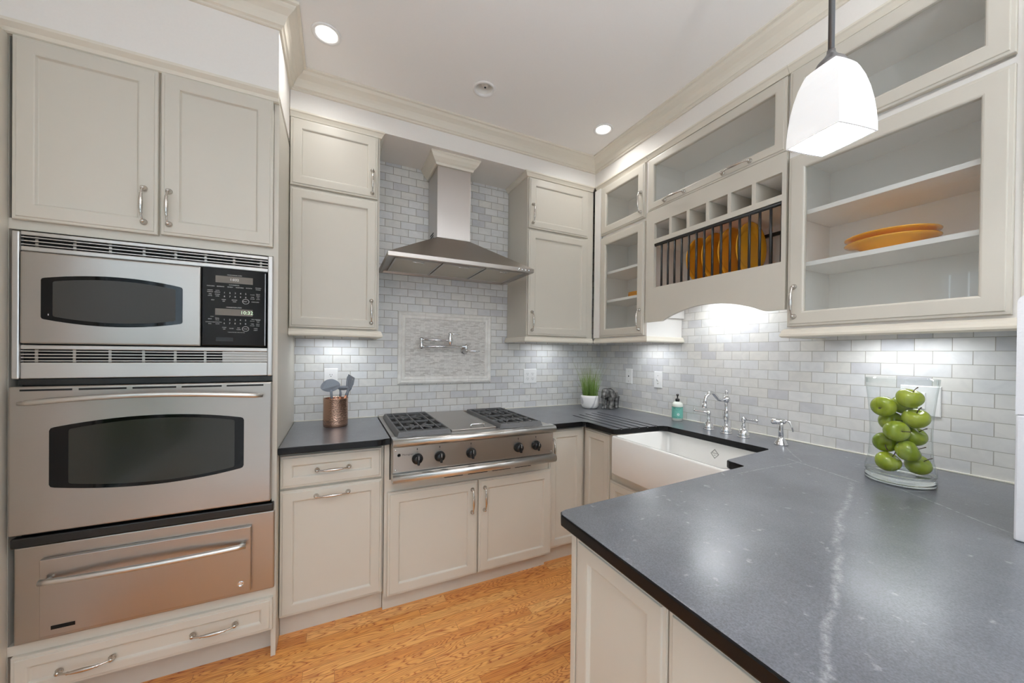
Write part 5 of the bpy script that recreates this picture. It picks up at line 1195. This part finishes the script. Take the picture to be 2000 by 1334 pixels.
# ================================================================== PLANT AND ELEPHANT
gx, gy = -0.272, -0.218
t = thing('grass_plant', 'tall green grass in a small white pot in the worktop corner', 'plant', (gx, gy, ZT))
mb = MB(); mb.lathe([(.046, 0), (.060, .005), (.069, .022), (.076, .055), (.076, .085), (.073, .106), (.070, .106), (.071, .085), (.066, .02), (.002, .015)], (gx, gy, ZT), 'z', 36); obj('pot', mb, 'pot', t)
mb = MB(); mb.lathe([(.0700, .092), (.0700, .096), (.002, .100)], (gx, gy, ZT), 'z', 24); obj('filler', mb, 'soil', t)
mb = MB(); random.seed(11)
for k in range(230):
    a = random.uniform(0, 2 * PI); r0 = .058 * math.sqrt(random.random()); bx0, by0 = r0 * math.cos(a), r0 * math.sin(a)
    a2 = a + random.uniform(-.5, .5); hgt = random.uniform(.16, .33) if k % 3 else random.uniform(.10, .2); lean = random.uniform(.1, 1) * .13 * (r0 / .058) * (hgt / .3) + random.uniform(-.01, .02)
    w0 = random.uniform(.0016, .0028); fx_, fy_ = random.uniform(-1, 1), random.uniform(-1, 1); q = math.hypot(fx_, fy_) + 1e-6; fx_, fy_ = fx_ / q, fy_ / q
    prev = None
    for i in range(6):
        u = i / 5; x = gx + bx0 + math.cos(a2) * lean * u ** 1.5; y = gy + by0 + math.sin(a2) * lean * u ** 1.5; z = ZT + .096 + hgt * u - .25 * lean * u ** 2.5
        x, y = min(x, -.006), min(y, -.006)
        w_ = w0 * (1 - .9 * u); cur = (mb.bm.verts.new((x - fx_ * w_, y - fy_ * w_, z)), mb.bm.verts.new((x + fx_ * w_, y + fy_ * w_, z)))
        if prev: mb._face([prev[0], prev[1], cur[1], cur[0]], True)
        prev = cur
obj('grass_blades', mb, 'blade', t)

ex, ey, eh = -0.135, -0.300, math.radians(200)
def E_(l, s, z): return (ex + l * math.cos(eh) - s * math.sin(eh), ey + l * math.sin(eh) + s * math.cos(eh), ZT + z)
t = thing('elephant_figurine', 'carved grey metal elephant figurine beside the potted grass', 'figurine', (ex, ey, ZT))
mb = MB()
def ell(l, s, z, rl, rs, rz):
    n = 16; rings = []
    for i in range(n + 1):
        a = PI * i / n; rr_ = max(.02, math.sin(a)); rings.append([E_(l - rl * math.cos(a), s + rs * rr_ * math.cos(2 * PI * k / n), z + rz * rr_ * math.sin(2 * PI * k / n)) for k in range(n)])
    mb.rings(rings, smooth=True)
ell(-.010, 0, .112, .075, .047, .052); ell(-.045, 0, .108, .045, .042, .050); ell(.028, 0, .118, .045, .042, .046)
ell(.068, 0, .130, .034, .034, .040); ell(.078, 0, .146, .026, .026, .024)
for l, s in ((-.060, .024), (-.060, -.024), (.030, .025), (.030, -.025)): mb.tube([E_(l, s, .098), E_(l, s, .06), E_(l + .003, s, .02), E_(l + .004, s, .008), E_(l + .004, s, 0.001)], [.026, .0205, .018, .0205, .0205], 16)
mb.tube([E_(.088, 0, .136), E_(.106, 0, .112), E_(.112, 0, .080), E_(.111, 0, .048), E_(.108, 0, .026), E_(.116, 0, .014), E_(.126, 0, .016)], [.020, .0165, .013, .0105, .009, .008, .006], 14)
mb.tube([E_(-.082, 0, .118), E_(-.090, 0, .095), E_(-.089, 0, .06), E_(-.087, 0, .045)], [.006, .004, .0035, .005], 8)
me = mb.mesh('src'); so = bpy.data.objects.new('src', me); COL.objects.link(so)
rm = so.modifiers.new('r', 'REMESH'); rm.mode = 'VOXEL'; rm.voxel_size = .0028; sm = so.modifiers.new('s', 'SMOOTH'); sm.iterations = 5; sm.factor = .6
dg = bpy.context.evaluated_depsgraph_get(); me2 = bpy.data.meshes.new_from_object(so.evaluated_get(dg)); bpy.data.objects.remove(so)
me2.transform(Matrix.Translation(-Vector((ex, ey, ZT)))); me2.materials.clear(); me2.materials.append(MAT['elephant'])
for p in me2.polygons: p.use_smooth = True
bo_ = bpy.data.objects.new('body', me2); COL.objects.link(bo_); bo_.parent = t; ORG[bo_.name] = ORG[t.name]
for sg in (-1, 1):
    mb = MB(); pts_ = [(.058, .150), (.040, .158), (.022, .146), (.018, .122), (.026, .098), (.042, .084), (.054, .100), (.062, .126)]
    mb.prism(pts_, lambda l, z: E_(l, sg * (.035 + (.058 - l) * .35), z), lambda l, z: E_(l, sg * (.039 + (.058 - l) * .38), z), .0012, 1); obj('ear', mb, 'elephant', t)
mb = MB(); rings = []
for k in range(15):
    a = -1.15 + 2.3 * k / 14; rings.append([E_(l, .0535 * math.sin(a), .110 + .0575 * math.cos(a)) for l in (-.052, .010)] + [E_(l, .051 * math.sin(a), .110 + .055 * math.cos(a)) for l in (.010, -.052)])
mb.rings(rings); obj('saddle_blanket', mb, plain('carved_blanket', (168, 166, 163), .4, .5, noise=.3, nscale=120, bump=.4), t)
for sg in (-1, 1):
    mb = MB(); mb.tube([E_(.092, sg * .014, .112), E_(.112, sg * .018, .098), E_(.128, sg * .017, .100)], [.0042, .0034, .001], 8); obj('tusk', mb, MAT['nickel'], t)

# ================================================================== VASE OF APPLES
vx, vy = -0.338, -2.070; va = math.radians(80)
VA, VB = 0.091, 0.088
def VP(a, b, z): return (vx + a * math.cos(va) - b * math.sin(va), vy + a * math.sin(va) + b * math.cos(va), ZT + z)
def vr(s, z, n=40): return [VP(VA * s * math.cos(2 * PI * k / n), VB * s * math.sin(2 * PI * k / n), z) for k in range(n)]
t = thing('glass_vase', 'clear oval glass vase filled with green apples on the peninsula', 'vase', (vx, vy, ZT))
outer = [(1.0, .034), (.985, .05), (.90, .085), (.865, .13), (.86, .18), (.89, .24), (.95, .30), (1.01, .345), (1.03, .362)]
mb = MB(); mb.rings([vr(s, z) for s, z in outer], cap0=False, cap1=False, smooth=True); mb.rings([vr(1.03, .362), vr(1.025, .364), vr(.995, .364), vr(.975, .345), ], cap0=False, cap1=False, smooth=True)
obj('wall', mb, 'vase', t)
mb = MB(); mb.rings([vr(.90, .0005), vr(.98, .004), vr(1.0, .014), vr(.985, .022), vr(.95, .026), vr(.96, .030), vr(1.0, .036), vr(.96, .037), vr(.6, .030), vr(.1, .028)], smooth=True); obj('base', mb, 'vasebase', t)
def apple_mesh():
    mb = MB(); prof = []
    for i in range(21):
        a = -PI / 2 + PI * i / 20; r = math.cos(a) * (.0375 + .0035 * math.sin(a)); z = math.sin(a) * .0345
        if i > 15: z -= .011 * ((i - 15) / 5) ** 2
        if i < 4: z += .006 * ((4 - i) / 4) ** 2
        prof.append((max(r, .0012), z))
    mb.lathe(prof, (0, 0, 0), 'z', 28); return mb
AM = apple_mesh().mesh('apple'); AM.transform(Matrix.Scale(0.955, 4)); AM.materials.append(MAT['apple'])
mb = MB(); mb.tube([(0, 0, .022), (.001, 0, .032), (.004, .001, .040), (.008, .002, .046)], [.0013, .0013, .0014, .002], 8); SM = mb.mesh('stem'); SM.materials.append(MAT['stem'])
mb = MB(); mb.lathe([(.0045, -.0290), (.003, -.0310), (.001, -.0295)], (0, 0, 0), 'z', 8); CM = mb.mesh('calyx'); CM.materials.append(MAT['stem'])
def apple(label, s, f, z, ax, ay, stem=True):
    """s along the picture's width, f toward the viewer, z height above the worktop"""
    p = Vector((vx, vy, ZT + z)) + Vector((0, -1, 0)) * s + Vector((-1, 0, 0)) * f
    o = bpy.data.objects.new('apple', AM); COL.objects.link(o); o.location = p; o.rotation_euler = (ax, ay, random.uniform(0, 6)); tag(o, label, 'apple', 'green apples in the vase')
    c = bpy.data.objects.new('stem', SM); COL.objects.link(c); c.parent = o
    c = bpy.data.objects.new('calyx', CM); COL.objects.link(c); c.parent = o
    return o
random.seed(5)
apple('topmost green apple in the vase with its stem up', 0.027, 0.015, 0.297, -.25, .3)
apple('green apple just below the topmost one, touching the sink side of the vase', -0.036, 0.022, 0.262, 1.9, -.8)
apple('green apple below the topmost one, on the side of the wall outlet', 0.039, 0.000, 0.228, .4, .2)
apple('darker green apple in the middle of the stack, nearest the viewer', 0.001, 0.037, 0.181, 1.4, .4)
apple('green apple half hidden behind the middle one on the sink side', -0.032, -0.021, 0.205, .3, 1.2)
apple('green apple low on the sink side with its blossom end showing', -0.037, 0.001, 0.132, 2.2, .9)
apple('large pale green apple above the two bottom ones, blossom end forward', 0.028, 0.026, 0.116, 1.1, .3)
apple('lowest front green apple with its stem pointing up', -0.023, 0.024, 0.066, -.5, -.2)
apple('bottom green apple against the wall side of the vase', 0.038, -0.024, 0.066, .7, .4)
apple('green apple peeking out at the back of the stack top', -0.004, -0.042, 0.268, .3, .3)
apple('green apple glimpsed at the back beside the pale one', 0.025, -0.028, 0.162, .5, .5)

# ================================================================== YELLOW DISHES
def plate_mesh(r, name, rim=.018):
    mb = MB(); mb.lathe([(.002, .004), (r * .55, .004), (r * .58, .0055), (r * .60, .003), (r * .64, .003), (r * .68, .006), (r * .80, rim * .62), (r * .97, rim), (r, rim + .001), (r * .998, rim + .004), (r * .97, rim + .0045), (r * .78, rim * .62 + .006), (r * .70, .0105), (r * .66, .0085), (r * .3, .0075), (.002, .0075)], (0, 0, 0), 'z', 56)
    me = mb.mesh(name); me.materials.append(MAT['yellow']); return me
PM = plate_mesh(.135, 'dinner_plate', .020)
labs = ['yellow dinner plate in the rack furthest from the wide glass cabinet', 'second yellow dinner plate in the rack, counting from the corner', 'third yellow dinner plate in the rack, counting from the corner', 'yellow dinner plate in the rack nearest the wide glass cabinet']
for k, y in enumerate((-1.128, -1.226, -1.323, -1.421)):
    o = bpy.data.objects.new('dinner_plate', PM); COL.objects.link(o); o.location = (-0.196, y - .012, 1.775 + .1355); o.rotation_euler = (PI / 2 + .05, 0, math.radians(2)); tag(o, labs[k], 'plate', 'yellow plates in the rack')
PS = plate_mesh(.098, 'side_plate', .012)
for k in range(4):
    o = bpy.data.objects.new('side_plate', PS); COL.objects.link(o); o.location = (-0.165, -0.665, 1.7556 + k * .0085); tag(o, ['bottom yellow plate of the stack in the narrow glass cabinet', 'second yellow plate from the bottom of the stack in the narrow cabinet', 'third yellow plate from the bottom of the stack in the narrow cabinet', 'top yellow plate of the stack in the narrow glass cabinet'][k], 'plate', 'yellow plates stacked in the corner cabinet')
mb = MB(); r = .135; mb.lathe([(.002, .003), (.055, .003), (.058, .0), (.066, .0), (.075, .012), (.095, .028), (.118, .036), (.134, .040), (.136, .043), (.132, .045), (.116, .041), (.092, .033), (.072, .018), (.05, .010), (.002, .009)], (0, 0, 0), 'z', 56)
BMh = mb.mesh('serving_bowl'); BMh.materials.append(MAT['yellow'])
for k in range(2):
    o = bpy.data.objects.new('serving_bowl', BMh); COL.objects.link(o); o.location = (-0.185, -1.985, 1.7615 + k * .0235); o.rotation_euler = (0, 0, 0); tag(o, ['lower wide yellow serving bowl on the shelf of the wide glass cabinet', 'upper yellow serving bowl nested in the other one in the wide cabinet'][k], 'bowl', 'yellow serving bowls')
